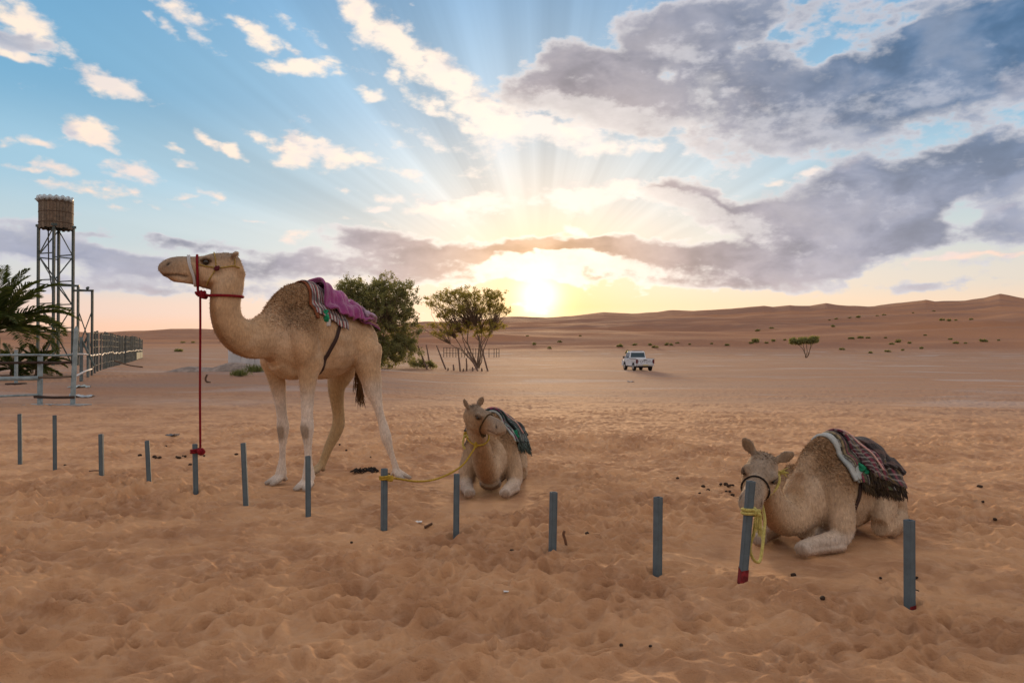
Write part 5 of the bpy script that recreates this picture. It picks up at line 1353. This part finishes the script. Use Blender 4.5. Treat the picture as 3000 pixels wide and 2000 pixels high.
# ================================================================ water tower
TSTEEL = mat('tower_steel', (.075, .105, .105), .6, .3, var=.3, vscale=6)
def build_tower():
    D0 = 52.0
    g = at_depth(162, 1069, D0); g.z = terrain_base(g.x, g.y).item()
    root = empty('water_tower', g); tag(root, 'tall steel water tower carrying a round slatted tank', 'water tower')
    k = D0 / FPX
    zt = (g.z * 0) + at_depth(162, 665, D0).z - g.z           # platform height
    # feet: a square turned about 20 degrees
    half = 1.15; an = math.radians(24)
    cs = [(half * (math.cos(an) * a - math.sin(an) * b), half * (math.sin(an) * a + math.cos(an) * b)) for a, b in ((-1, -1), (1, -1), (1, 1), (-1, 1))]
    cs = [((u - 162) * k, dy) for u, dy in ((120, -.35), (179, -.9), (204, .35), (147, .9))]
    for (x, y) in cs:
        MB().bar((x, y, -.3), (x, y, zt), .15, .15).build('leg', TSTEEL, root)
    lv = [(zt * f) for f in (.26, .43, .60, .79)]
    for i in range(4):
        (x0, y0), (x1, y1) = cs[i], cs[(i + 1) % 4]
        for j, z in enumerate(lv):
            zz = z + (-.15 if i % 2 else .12)
            MB().bar((x0, y0, zz), (x1, y1, zz), .075, .075).build('cross_rail', TSTEEL, root)
        seq = [0.0] + lv + [zt - .1]
        for j in range(5):
            a, b_ = (seq[j], seq[j + 1]) if (i + j) % 2 == 0 else (seq[j + 1], seq[j])
            if (i + j) % 3 != 2: MB().bar((x0, y0, a), (x1, y1, b_), .06, .06).build('diagonal_brace', TSTEEL, root)
    # platform
    mb = MB()
    for i in range(4):
        (x0, y0), (x1, y1) = cs[i], cs[(i + 1) % 4]; mb.bar((x0 * 1.12, y0 * 1.12, zt + .03), (x1 * 1.12, y1 * 1.12, zt + .03), .14, .16)
    mb.build('platform_frame', TSTEEL, root)
    # slatted tank: each board its own part
    R = 44 * k; th = at_depth(162, 583, D0).z - g.z
    wood = [mat('tank_board_%d' % i, c, .85, var=.25, vscale=5) for i, c in enumerate(((.15, .115, .085), (.18, .14, .105), (.13, .105, .08), (.19, .155, .12)))]
    nb = 34; rs = random.Random(2)
    mb = MB(); mb.tube([(0, 0, zt + .12), (0, 0, th - .15)], R - .06, 32); core = mb.build('tank_drum', mat('tank_inner', (.06, .05, .04), .9), root, True)
    for i in range(nb):
        a = 2 * math.pi * i / nb; w = 2 * math.pi * R / nb * .93; up = th - rs.uniform(0, .07)
        c, s = math.cos(a), math.sin(a); T = Vector((-s, c, 0)); Nn = Vector((c, s, 0))
        mb = MB(); mb.bar(Nn * (R - .015) + Vector((0, 0, zt - .1 - rs.uniform(0, .1))), Nn * R + Vector((0, 0, up)), w, .045, side=T); mb.build('board', wood[rs.randrange(4)], root)
    for z in (zt + .25, (zt + th) / 2, th - .3):
        V, F = closed_tube([(math.cos(2 * math.pi * i / 40) * (R + .028), math.sin(2 * math.pi * i / 40) * (R + .028), z) for i in range(40)], .012, 6, .03); obj('hoop', V, F, mat('rusty_hoop', (.10, .07, .05), .8), root, True)
    # pale plastic lining folded over the rim in scallops
    Lm = mat('plastic_lining', (.42, .52, .58), .35, var=.3, vscale=8)
    for i in range(9):
        a = math.radians(-168 + i * 20); c = Vector((math.cos(a) * (R + .02), math.sin(a) * (R + .02), th - .02))
        mb = MB(); T = Vector((-math.sin(a), math.cos(a), 0)) * .26
        mb.tube([c - T + Vector((0, 0, .10)), c - T * .6 + Vector((0, 0, -.02)), c + Vector((0, 0, -.12)), c + T * .6 + Vector((0, 0, -.02)), c + T + Vector((0, 0, .10))], [.08, .13, .16, .13, .08], 8); mb.build('lining_fold', Lm, root, True)
    mb = MB(); mb.bar((-R - .25, -.3, th - .06), (-R + .1, -.3, th - .02), .07); mb.build('spout', TSTEEL, root)
    # pipe down
    MB().tube([(cs[0][0] + .45, 0, zt), (cs[0][0] + .5, 0, zt * .7), (cs[0][0] + .85, .1, zt * .45), (cs[0][0] + .75, .1, -.2)], .045, 6).build('down_pipe', mat('black_pipe', (.03, .028, .028), .6), root, True)
    # low side stand joined to the tower
    r2 = empty('pipe_stand', at_depth(250, 1069, D0)); o2 = Vector(r2.location); o2.z = terrain_base(o2.x, o2.y).item(); r2.location = o2
    tag(r2, 'short steel pipe stand with crossed braces joined to the side of the water tower', 'pipe stand')
    za = at_depth(240, 839, D0).z - o2.z; zb = at_depth(261, 850, D0).z - o2.z
    xa, xb = (240 - 250) * k, (261 - 250) * k
    MB().bar((xa, -.5, -.3), (xa, -.5, za), .13).build('leg', TSTEEL, r2); MB().bar((xb, .35, -.3), (xb, .35, zb), .13).build('leg', TSTEEL, r2)
    MB().bar(((180 - 250) * k, -.9, za), (xa + .08, -.5, za), .13).build('cross_rail', TSTEEL, r2); MB().bar(((204 - 250) * k, .35, zb), (xb + .08, .35, zb), .13).build('cross_rail', TSTEEL, r2)
    MB().bar((xa, -.5, zb), (xb, .35, zb), .08).build('cross_rail', TSTEEL, r2)
    MB().bar((xa, -.45, zb * .72), (xb, .3, zb * .22), .05).build('diagonal_brace', TSTEEL, r2); MB().bar((xb, .3, zb * .72), (xa, -.45, zb * .22), .05).build('diagonal_brace', TSTEEL, r2)
    mb = MB(); knot(mb, Vector(((255 - 250) * k, 0, zb + .14)), .10, 3); mb.build('pipe_valve', TSTEEL, r2)
# ================================================================ fences
FDARKST = mat('dark_fence_steel', (.075, .095, .10), .7, .2, var=.3, vscale=4)
FSTEEL = mat('fence_steel', (.11, .15, .165), .6, .3, var=.3, vscale=4); FDARK = mat('rusty_rail', (.05, .032, .025), .8, var=.3); FPALE = mat('painted_rail', (.22, .29, .32), .6, var=.2); FWHITE = mat('white_pipe', (.55, .56, .56), .5)
def build_fences():
    # long yard fence running away behind the tower
    base_px = [(269, 1100), (286, 1088), (303, 1082), (312, 1079), (322, 1076), (332, 1073.5), (341, 1071.5), (349, 1069.5), (355, 1067), (361, 1065.5), (368, 1064), (375, 1062), (381, 1060.5), (387, 1059), (392, 1057.5), (398, 1055.5), (404, 1053), (410, 1051), (416, 1049)]
    base_px = [q for i in range(len(base_px) - 1) for q in (base_px[i], ((base_px[i][0] + base_px[i + 1][0]) / 2, (base_px[i][1] + base_px[i + 1][1]) / 2 - .2))] + [base_px[-1]]
    B = [ground_px(u, v) for u, v in base_px]
    root = empty('yard_fence', B[0]); o = Vector(B[0]); tag(root, 'long wire fence on tall steel posts running away behind the water tower', 'fence')
    rs = random.Random(3); tops = []
    for b in B:
        h = 2.0 + rs.uniform(-.06, .10); t = b + Vector((rs.uniform(-.03, .03), 0, h)); tops.append(t)
        MB().bar(b + Vector((0, 0, -.3)) - o, t - o, .055 + .0004 * b.y, .055 + .0004 * b.y).build('post', FDARKST, root)
    for i in range(len(B) - 1):
        a, b = B[i], B[i + 1]
        zz = Vector((0, 0, .86 + .03 * math.sin(i * 1.7)))
        MB().tube([a + zz - o, a.lerp(b, .5) + zz - o + Vector((0, 0, rs.uniform(-.05, .05))), b + Vector((0, 0, .86 + .03 * math.sin((i + 1) * 1.7))) - o], .022 + .0003 * a.y, 6).build('white_pipe', FWHITE, root, True)
        for j, hz in enumerate((.35, 1.25, 1.6, 1.92)):
            MB().bar(a + Vector((0, 0, hz)) - o, b + Vector((0, 0, hz)) - o, .009 + .00012 * a.y).build('wire', FDARKST, root)
        # upright wires of the mesh
        mb = MB(); n_ = max(2, int((b - a).length / .7))
        for q in range(1, n_):
            p = a.lerp(b, q / n_); mb.bar(p + Vector((0, 0, .1)) - o, p + Vector((0, 0, 1.9)) - o, .008 + .00012 * a.y)
        tag(mb.build('mesh_wires', FDARKST, root), kind='stuff')
    # green sheet on the last bays
    a, b = B[-7], B[-1]
    MB().bar(a + Vector((.1, -.1, .38)) - o, b + Vector((.1, -.1, .38)) - o, .03, .62, side=(b - a).cross(Vector((0, 0, 1)))).build('green_sheet', mat('green_sheet', (.055, .10, .095), .8, var=.2), root)
    # near rail fence with its tall corner post
    P1 = ground_px(212, 1187); P2 = ground_px(117, 1187); P3 = ground_px(-160, 1190)
    root = empty('rail_fence', P1); o = Vector(P1); tag(root, 'low rail fence of pale and rusty pipes with a tall pale corner post', 'fence')
    top = at_depth(224, 955, P1.y)
    mb = MB(); mb.tube([P1 - o + Vector((0, 0, -.3)), P1.lerp(top, .3) - o, P1.lerp(top, .95) - o, top - o], [.055, .06, .05, .02], 8); mb.build('corner_post', FPALE, root)
    MB().bar(P2 + Vector((0, 0, -.3)) - o, P2 + Vector((0, 0, 1.22)) - o, .085).build('post', FPALE, root); MB().bar(P3 + Vector((0, 0, -.3)) - o, P3 + Vector((0, 0, 1.25)) - o, .085).build('post', FPALE, root)
    for p in (P1, P2): MB().box(p.x - o.x - .32, p.x - o.x + .36, p.y - o.y - .2, p.y - o.y + .2, p.z - o.z - .08, p.z - o.z + .025).build('footing', mat('old_concrete', (.30, .31, .31), .9, var=.2), root)
    def rail(a, ha, b, hb, r, m_): MB().tube([a + Vector((0, -.06, ha)) - o, a.lerp(b, .5) + Vector((0, -.06, (ha + hb) / 2 - .015)) - o, b + Vector((0, -.06, hb)) - o], r, 8).build('rail', m_, root, True)
    rail(P1, 1.22, P2, 1.22, .026, FPALE); rail(P2, 1.22, P3, 1.25, .026, FPALE); rail(P1, 1.04, P2, 1.04, .034, FDARK); rail(P2, 1.04, P3, 1.04, .03, FDARK)
    rail(P1, .70, P2, .68, .026, mat('brown_rail', (.13, .10, .075), .8)); rail(P2, .66, P3, .66, .05, FPALE); rail(P1 + Vector((.08, 0, 0)), .20, P2 + Vector((-.1, 0, 0)), .21, .033, FDARK); rail(P2, .26, P3, .22, .026, FPALE)
    Q0 = B[0]; # short return to the long fence
    for ha, hb, m_ in ((1.24, .9, FWHITE), (.66, .30, FWHITE)): MB().tube([P1 + Vector((0, 0, ha)) - o, P1.lerp(Q0, .5) + Vector((0, 0, (ha + hb) / 2 + .03)) - o, Q0 + Vector((0, 0, hb)) - o], .03, 6).build('white_pipe', m_, root, True)
    p = at_depth(47, 1130, 27.0); p.z = terrain_base(p.x, p.y).item()
    root = empty('stub_post', p); tag(root, 'stub post on a round foot plate standing inside the rail fence', 'post')
    MB().bar((0, 0, -.2), (0, 0, 1.25), .085).build('post', FPALE, root); MB().tube([(0, 0, .0), (0, 0, .06)], .34, 16).build('foot_plate', FDARK, root)
    # small posts between tower and corner
    for k, (u, v, h) in enumerate(((238, 1118, 1.7), (258, 1106, 1.9))):
        g = ground_px(u, v); r_ = empty('brace_post', g); tag(r_, ('dark steel post next to the tall corner post of the rail fence', 'dark steel post where the long wire fence begins')[k], 'post')
        MB().bar((0, 0, -.3), (0, 0, h), .09).build('post', FSTEEL, r_)
        MB().bar((0, 0, h * .95), (-.55 if k else .5, 0, h * .35), .06).build('diagonal_brace', TSTEEL, r_)
    # pen of thin posts behind the acacia
    L0 = ground_px(1300, 1046); L1 = ground_px(1462, 1046)
    root = empty('animal_pen', L0); o = Vector(L0); tag(root, 'far pen of thin posts and rails behind the acacia', 'pen')
    n_ = 20
    for i in range(n_ + 1):
        f = i / n_
        if .70 < f < .86 and i % 2: continue
        p = L0.lerp(L1, f); p.z = terrain_base(p.x, p.y).item(); MB().bar(p + Vector((0, 0, -.3)) - o, p + Vector((0, 0, 2.1)) - o, .14).build('post', mat('pen_wood', (.12, .085, .07), .9), root)
    for hz in (.9, 2.0):
        for i in range(5):
            a = L0.lerp(L1, i / 5); b = L0.lerp(L1, (i + 1) / 5); a.z = terrain_base(a.x, a.y).item(); b.z = terrain_base(b.x, b.y).item(); MB().bar(a + Vector((0, 0, hz)) - o, b + Vector((0, 0, hz)) - o, .09).build('rail', mat('pen_wood', (.12, .085, .07), .9), root)
    # leaning stakes round the acacia
    wood = mat('grey_stake', (.17, .12, .095), .9, var=.3, bump=.4)
    st = [(1224, 1012, 1255, 1083), (1249, 1010, 1262, 1079), (1279, 1012, 1309, 1082), (1341, 1020, 1349, 1088), (1365, 1018, 1404, 1087), (1366, 1049, 1367, 1087), (1402, 982, 1431, 1087), (1328, 1068, 1329, 1085), (1313, 1078, 1313, 1086), (1384, 1075, 1384, 1087), (1358, 1080, 1358, 1088), (1411, 1078, 1411, 1087)]
    for k, (ut, vt, ub, vb) in enumerate(st):
        g = ground_px(ub, vb); t = at_depth(ut, vt, g.y + .3 * math.sin(k)); r_ = empty('wooden_stake', g)
        mb = MB(); a = Vector((0, 0, -.25)); b = t - g; w = .085 if (vb - vt) > 30 else .10
        mb.tube([a, a.lerp(b, .5) + Vector((.03 * math.sin(k * 3), 0, .0)), b], [w, w * .9, w * .65], 7); mb.build('shaft', wood, r_)
        tag(r_, 'leaning wooden stake standing around the acacia' if (vb - vt) > 30 else 'short stump of a stake in the sand by the acacia', 'stake', 'stakes around the acacia' if (vb - vt) > 30 else 'stake stumps by the acacia')
    # white wall behind the standing camel
    g = ground_px(668, 1084); k = g.y / FPX
    root = empty('white_wall', g); tag(root, 'low white plastered wall behind the front legs of the standing camel', 'wall')
    wm = mat('white_plaster', (.50, .52, .55), .85, var=.12, vscale=1.5, bump=.2, bscale=12)
    MB().box(0, 150 * k, 0, .25, -.4, 62 * k).build('wall_face', wm, root); MB().box(-.04, 150 * k + .04, -.05, .3, 62 * k + .003, 66 * k).build('coping', wm, root)
    MB().box(-.25 + .25, .22, .253, 3.0, -.4, 60 * k).build('wall_return', wm, root)
    for j in range(3): MB().box((30 + j * 42) * k, (36 + j * 42) * k, -.06, -.003, -.3, 58 * k).build('pilaster', wm, root)

# ================================================================ pickup truck
def build_truck():
    g = ground_px(1868, 1085); az = math.atan2(g.x, g.y) - math.radians(17)
    root = empty('pickup_truck', g, -az); tag(root, 'white pickup truck driving away across the sand plain', 'pickup truck')
    # local: +Y forward, X right; length 5.0, width 1.78
    W_ = mat('white_car_paint', (.62, .68, .74), .3, var=.05, vscale=3, spec=.5); G = mat('car_glass', (.02, .03, .035), .08, spec=.7); BK = mat('black_rubber', (.018, .017, .017), .8); DK = mat('dark_trim', (.03, .03, .032), .6)
    def extrude(name, prof, x0, x1, m, taper=0.0, ztop=None):
        """side profile (y, z) swept across the width"""
        n = len(prof); V = []
        for x, sg in ((x0, -1), (x1, 1)):
            for (y, z) in prof:
                t = taper * max(0, (z - 1.0)) / .8; V.append((x - sg * t, y, z))
        F = [tuple(range(n))[::-1], tuple(range(n, 2 * n))] + [(i, (i + 1) % n, n + (i + 1) % n, n + i) for i in range(n)]
        o = obj(name, V, F, m, root); bv = o.modifiers.new('bevel', 'BEVEL'); bv.width = .03; bv.segments = 2; bv.limit_method = 'ANGLE'; bv.angle_limit = .6; return o
    def arch(cy, r=.43, zc=.40, n=8): return [(cy + r * math.cos(a), zc + r * math.sin(a)) for a in np.linspace(0, math.pi, n)]
    # lower body with wheel arches: rear axle y=-1.45, front axle y=1.45
    prof = [(-2.35, .52)] + list(reversed(arch(-1.45, .44, .42))) + [(-.9, .45), (.95, .45)] + list(reversed(arch(1.5, .44, .42))) + [(2.4, .48), (2.5, .62), (2.48, .92), (2.3, 1.06), (1.05, 1.14), (-.15, 1.12), (-.15, .85), (-2.35, .85)]
    extrude('lower_body', prof, -.88, .88, W_)
    # bed sides and floor
    for sd in (-1, 1): MB().box(sd * .88 - (.07 if sd > 0 else 0), sd * .88 + (.07 if sd < 0 else 0), -2.35, -.17, .852, 1.16).build('bed_side', W_, root)
    MB().box(-.80, .80, -.24, -.17, .86, 1.14).build('bed_front', W_, root)
    for sd in (-1, 1): MB().box(sd * .885 - .045, sd * .885 + .045, -2.36, -.16, 1.163, 1.20).build('bed_rail', DK, root)
    # tailgate with raised lettering
    tg = MB().box(-.80, .80, -2.40, -2.34, .66, 1.17).build('tailgate', W_, root)
    bv = tg.modifiers.new('bevel', 'BEVEL'); bv.width = .015; bv.segments = 2
    cu = bpy.data.curves.new('lettering', 'FONT'); cu.body = 'TOYOTA'; cu.size = .34; cu.extrude = .004; cu.align_x = 'CENTER'; cu.space_character = 1.05
    to = bpy.data.objects.new('lettering_curve', cu); COL.objects.link(to); dg = bpy.context.evaluated_depsgraph_get(); dg.update()
    me = bpy.data.meshes.new_from_object(to.evaluated_get(dg)); bpy.data.objects.remove(to); bpy.data.curves.remove(cu)
    me.materials.clear(); me.materials.append(mat('letter_blue', (.025, .035, .10), .5))
    lo = link(bpy.data.objects.new('lettering', me), tg); lo.location = (.03, -2.405, .78); lo.rotation_euler = (math.pi / 2, 0, 0); lo.scale = (1.12, 1, 1)
    MB().box(-.14, .14, -2.425, -2.402, 1.02, 1.08).build('handle', DK, tg)
    # cab
    cab = extrude('cab', [(-.12, 1.10), (-.05, 1.30), (.02, 1.80), (.25, 1.86), (.95, 1.85), (1.15, 1.78), (1.80, 1.13)], -.86, .86, W_, .16)
    def quad(name, P, m, parent=root): return obj(name, P, [(0, 1, 2, 3)], m, parent)
    rw = MB(); rw.add([(-.72, -.075, 1.27), (.72, -.075, 1.27), (.64, -.012, 1.72), (-.64, -.012, 1.72), (-.72, -.03, 1.27), (.72, -.03, 1.27), (.64, .03, 1.72), (-.64, .03, 1.72)], [(0, 1, 2, 3), (0, 4, 5, 1), (1, 5, 6, 2), (2, 6, 7, 3), (3, 7, 4, 0)]); rw.build('rear_window', G, root)
    for sd in (-1, 1):
        def xs(z): return sd * (.86 - .16 * max(0, z - 1.0) / .8 + .006)
        P = [(xs(1.2), .10, 1.20), (xs(1.2), 1.62, 1.20), (xs(1.74), 1.06, 1.74), (xs(1.74), .16, 1.74)]
        w_ = MB(); w_.add(P + [(x - sd * .03, y, z) for x, y, z in P], [(0, 1, 2, 3) if sd > 0 else (3, 2, 1, 0), (0, 4, 5, 1), (1, 5, 6, 2), (2, 6, 7, 3), (3, 7, 4, 0)]); w_.build('side_window', G, root)
        MB().box(sd * 1.0 - .09, sd * 1.0 + .09, 1.28, 1.36, 1.18, 1.36).build('mirror', DK, root)
        d_ = MB().box(sd * .885 - .004, sd * .885 + .004, .06, 1.05, .56, 1.10).build('door', W_, root); MB().box(sd * .895 - .012, sd * .895 + .012, .14, .30, .98, 1.02).build('handle', DK, d_)
        MB().box(sd * .80 - .085, sd * .80 + .085, -2.42, -2.33, .72, 1.10).build('tail_light', mat('tail_red', (.10, .012, .02), .25, spec=.6), root)
        MB().box(sd * .65 - .14, sd * .65 + .14, 2.47, 2.53, .70, .90).build('headlight', mat('lamp_glass', (.5, .5, .5), .1), root)
        for y in (-1.45, 1.5):
            wr = MB(); wr.tube([(sd * .66, y, .38), (sd * .69, y, .38), (sd * .87, y, .38), (sd * .90, y, .38)], [.34, .38, .38, .34], 24, side=(0, 1, 0)); ty = wr.build('wheel', BK, root, False)
            hub = MB(); hub.tube([(sd * .885, y, .38), (sd * .905, y, .38), (sd * .912, y, .38)], [.22, .20, .06], 18, side=(0, 1, 0)); hub.build('rim', mat('steel_rim', (.42, .44, .46), .4, .6), ty)
    MB().box(-.82, .82, -2.50, -2.38, .50, .645).build('rear_bumper', mat('chrome_bumper', (.50, .52, .55), .35, .5), root)
    MB().box(-.22, .26, -2.525, -2.503, .50, .62).build('number_plate', mat('plate_yellow', (.52, .46, .26), .5), root)
    MB().box(-.86, .86, 2.45, 2.60, .42, .62).build('front_bumper', W_, root)
    MB().box(-.60, .60, -2.2, 2.2, .34, .50).build('chassis', DK, root)
    MB().tube([(0, -1.45, .38), (.0, -1.45, .38001)], .1, 6)
    for y in (-1.45, 1.5): MB().tube([(-.66, y, .38), (.66, y, .38)], .07, 8, side=(0, 1, 0)).build('axle', DK, root)
    MB().tube([(-.5, .2, 1.885), (.55, .2, 1.885)], .02, 6, side=(0, 1, 0)).build('roof_bar', DK, root)

# ================================================================ small things on the sand
def build_small():
    rs = random.Random(8); proto = None
    sp = [(2112, 1430), (2120, 1437), (2126, 1431), (2133, 1440), (2140, 1438), (2147, 1440), (2118, 1452), (2128, 1455), (2138, 1454), (2146, 1457), (2060, 1438), (2075, 1446), (410, 1344), (452, 1343), (458, 1345), (468, 1346), (517, 1344), (524, 1345), (536, 1342), (543, 1343), (570, 1344), (598, 1343), (690, 1338), (693, 1336), (486, 1322), (557, 1366), (995, 1316), (1015, 1332), (1140, 1396), (1085, 1350), (2880, 1482), (2895, 1500), (2940, 1534), (2955, 1538), (2915, 1545), (2683, 1695), (2684, 1735), (2580, 1700), (2410, 1800), (2325, 1697), (1500, 1655), (1905, 1912), (1820, 1910), (2870, 1440), (1985, 1413), (2050, 1455), (1235, 1920), (1030, 1600), (190, 1370), (1720, 1595)]
    dm = mat('dung', (.035, .022, .014), .95, var=.3)
    for k, (u, v) in enumerate(sp):
        g = ground_px(u, v); g.z = ground_z(g.x, g.y)
        if k % 10 == 0:
            bm = bmesh.new(); bmesh.ops.create_icosphere(bm, subdivisions=2, radius=.024)
            for q in bm.verts: q.co *= 1 + .18 * math.sin(q.co.x * 190 + k) * math.cos(q.co.y * 150 + k)
            me = bpy.data.meshes.new('dung_pellet'); bm.to_mesh(me); bm.free(); me.materials.append(dm)
        o = link(bpy.data.objects.new('dung_pellet', me)); o.location = (g.x, g.y, g.z + .010); s_ = rs.uniform(.5, .95) * min(1.0, g.y / 6.5); o.scale = (s_ * rs.uniform(1, 1.5), s_, s_ * .8); o.rotation_euler = (0, 0, rs.uniform(0, 6))
        tag(o, 'small dark camel dropping lying on the sand', 'dropping', 'camel droppings on the sand')
    # hoop
    g = ground_px(400, 1404); g.z = ground_z(g.x, g.y)
    V, F = closed_tube([(math.cos(a) * .125, math.sin(a) * .10, .012 + .014 * math.sin(a * 2 + 1)) for a in np.linspace(0, 6.283, 33)[:-1]], .010, 7)
    o = obj('rubber_hoop', V, F, mat('old_rubber', (.045, .035, .03), .85), None, True); o.location = g; tag(o, 'dark rubber hoop lying half buried in the sand', 'hoop')
    def stick(u, v, pts, r, label, name='dry_stick', c=(.10, .06, .04)):
        g = ground_px(u, v); g.z = ground_z(g.x, g.y); mb = MB(); mb.tube([tuple(p) for p in catmull(pts, 3)], r, 6); o = mb.build(name, mat('dead_wood_%d' % int(c[0] * 100), c, .9, var=.3), None, True); o.location = g; tag(o, label, 'stick')
    stick(1656, 1622, [(.01, 0, -.03), (0, 0, .03), (-.012, 0, .07), (-.004, 0, .095)], .009, 'short brown stick poking up from the sand beside a steel post', c=(.14, .07, .04))
    stick(280, 1403, [(-.07, 0, .006), (-.02, 0, .012), (.03, .01, .010), (.07, 0, .015)], .007, 'dark twig lying beside a steel post')
    stick(607, 1122, [(.12, 0, .0), (-.03, 0, .05), (-.06, 0, .16), (0, 0, .3)], .035, 'bent dry stick standing behind the red rope')
    stick(1255, 1560, [(-.03, 0, .0), (.0, 0, .015), (.03, 0, .03)], .010, 'small dark leaf curled on the sand', 'dry_leaf')
    stick(385, 1078, [(-1.2, .4, .4), (-.2, .1, .15), (.8, -.3, .05)], .04, 'long dry stick leaning on the sand bank by the wire fence')
    # litter
    for k, (u, v, w, c, lab) in enumerate(((1225, 1538, .03, (.62, .62, .62), 'crumpled white paper scrap on the sand'), (1483, 1768, .014, (.6, .6, .6), 'tiny white scrap half buried in the near sand'), (1848, 1119, .22, (.25, .30, .36), 'grey blue rag lying on the plain in front of the pickup'), (505, 1284, .09, (.09, .11, .13), 'dark grey rag on the sand behind the red rope'), (232, 1136, .3, (.36, .45, .46), 'pale plastic sheet by the corner post'), (240, 1165, .3, (.40, .46, .50), 'flat pale board on the ground beside the corner post'))):
        g = ground_px(u, v); g.z = ground_z(g.x, g.y); n_ = 7; V = []; r2 = np.random.RandomState(k)
        for i in range(n_):
            for j in range(n_): V.append(((i / (n_ - 1) - .5) * w * 2.0, (j / (n_ - 1) - .5) * w * 1.3, abs(r2.normal()) * w * .13 + .006))
        F = [(i * n_ + j, (i + 1) * n_ + j, (i + 1) * n_ + j + 1, i * n_ + j + 1) for i in range(n_ - 1) for j in range(n_ - 1)]
        o = obj('litter_scrap', V, F, mat('litter_%d' % k, c, .7, var=.2), None, True); o.location = g; so = o.modifiers.new('thickness', 'SOLIDIFY'); so.thickness = .004; tag(o, lab, 'litter')
    # charred heap behind the yellow-rope post
    g = ground_px(1068, 1388); g.z = ground_z(g.x, g.y); root = empty('ash_heap', g); tag(root, 'small heap of burnt sticks on the sand behind the standing camel', 'ash heap')
    for k in range(22):
        mb = MB(); a = rs.uniform(0, 6.28); l = rs.uniform(.05, .13); x, y = rs.uniform(-.13, .13), rs.uniform(-.07, .07)
        mb.tube([(x - math.cos(a) * l / 2, y - math.sin(a) * l / 2, .01), (x, y, .03 + rs.uniform(0, .02)), (x + math.cos(a) * l / 2, y + math.sin(a) * l / 2, .012)], .010, 5); mb.build('charred_stick', mat('char', (.02, .017, .015), .95), root)
    # grass tufts
    gm = leaf_mat('grass_blade', (.10, .13, .05), (.16, .17, .07), .3)
    for k, (u, v, w, lab) in enumerate(((703, 1103, .38, 'small green grass tuft on the sand below the neck of the standing camel'), (746, 1090, .5, 'green grass tuft against the low white wall'))):
        g = ground_px(u, v); g.z = ground_z(g.x, g.y); r2 = np.random.RandomState(k + 2); n_ = 260
        C = np.stack([r2.normal(size=n_) * w * .4, r2.normal(size=n_) * w * .3, np.zeros(n_)], -1); D_ = np.stack([r2.normal(size=n_) * .5, r2.normal(size=n_) * .5, np.ones(n_)], -1)
        V, F = leaves_np(C, D_, r2.uniform(.2, .42, n_) * (w / .4), np.full(n_, .014), r2)
        root = empty('grass_tuft', g); tag(root, lab, 'grass'); tag(obj('blades', V, F, gm, root), kind='stuff')
    # pebbles near the bank
    # grey gravel mound in front of the wall
    g = ground_px(655, 1088); n_ = 26; V = []; 
    for i in range(n_):
        for j in range(n_):
            x = (i / (n_ - 1) - .5) * 2; y = (j / (n_ - 1) - .5) * 2; h = max(0, 1 - x * x) ** 1.3 * max(0, 1 - y * y); hz = h * .55 * (1 + .8 * math.exp(-((x - .62) / .18) ** 2)) * (.75 + .25 * math.sin(x * 7)) + float(perlin(np.array([x * 4.]), np.array([y * 4.]), 3)[0]) * .05 * h
            V.append((x * 3.2, y * .9, hz - .06))
    F = [(i * n_ + j, (i + 1) * n_ + j, (i + 1) * n_ + j + 1, i * n_ + j + 1) for i in range(n_ - 1) for j in range(n_ - 1)]
    o = obj('gravel_mound', V, F, mat('grey_gravel', (.24, .20, .175), .95, var=.3, vscale=3, bump=1.0, bscale=9), None, True); o.location = g; tag(o, kind='structure')
# ================================================================ put it together
FLAT += [(FC.w(.7, 0, 0).x, FC.w(.7, 0, 0).y, .75, .0), (FR.w(.7, 0, 0).x, FR.w(.7, 0, 0).y, .75, .0), (FC.w(.05, 0, 0).x, FC.w(.05, 0, 0).y, .4, .0), (FR.w(.05, 0, 0).x, FR.w(.05, 0, 0).y, .4, .0)]
FLAT += [(f_.w(-.15, 0, 0).x, f_.w(-.15, 0, 0).y, .5, -.01) for f_ in (FC, FR)]
for p_ in (LF, RF, ground_px(1172, 1402), ground_px(932, 1390)): FLAT.append((p_.x, p_.y, .22, 0.0))
for q_ in POSTS:
    p_ = ground_px(q_[0], q_[1]); FLAT.append((p_.x, p_.y, .05, .0))
build_ground()
build_fences()
build_tower()
build_trees()
build_palms()
build_truck()
KN, TIE, TIER = build_camels()
build_posts()
build_ropes(KN, TIE, TIER)
build_small()
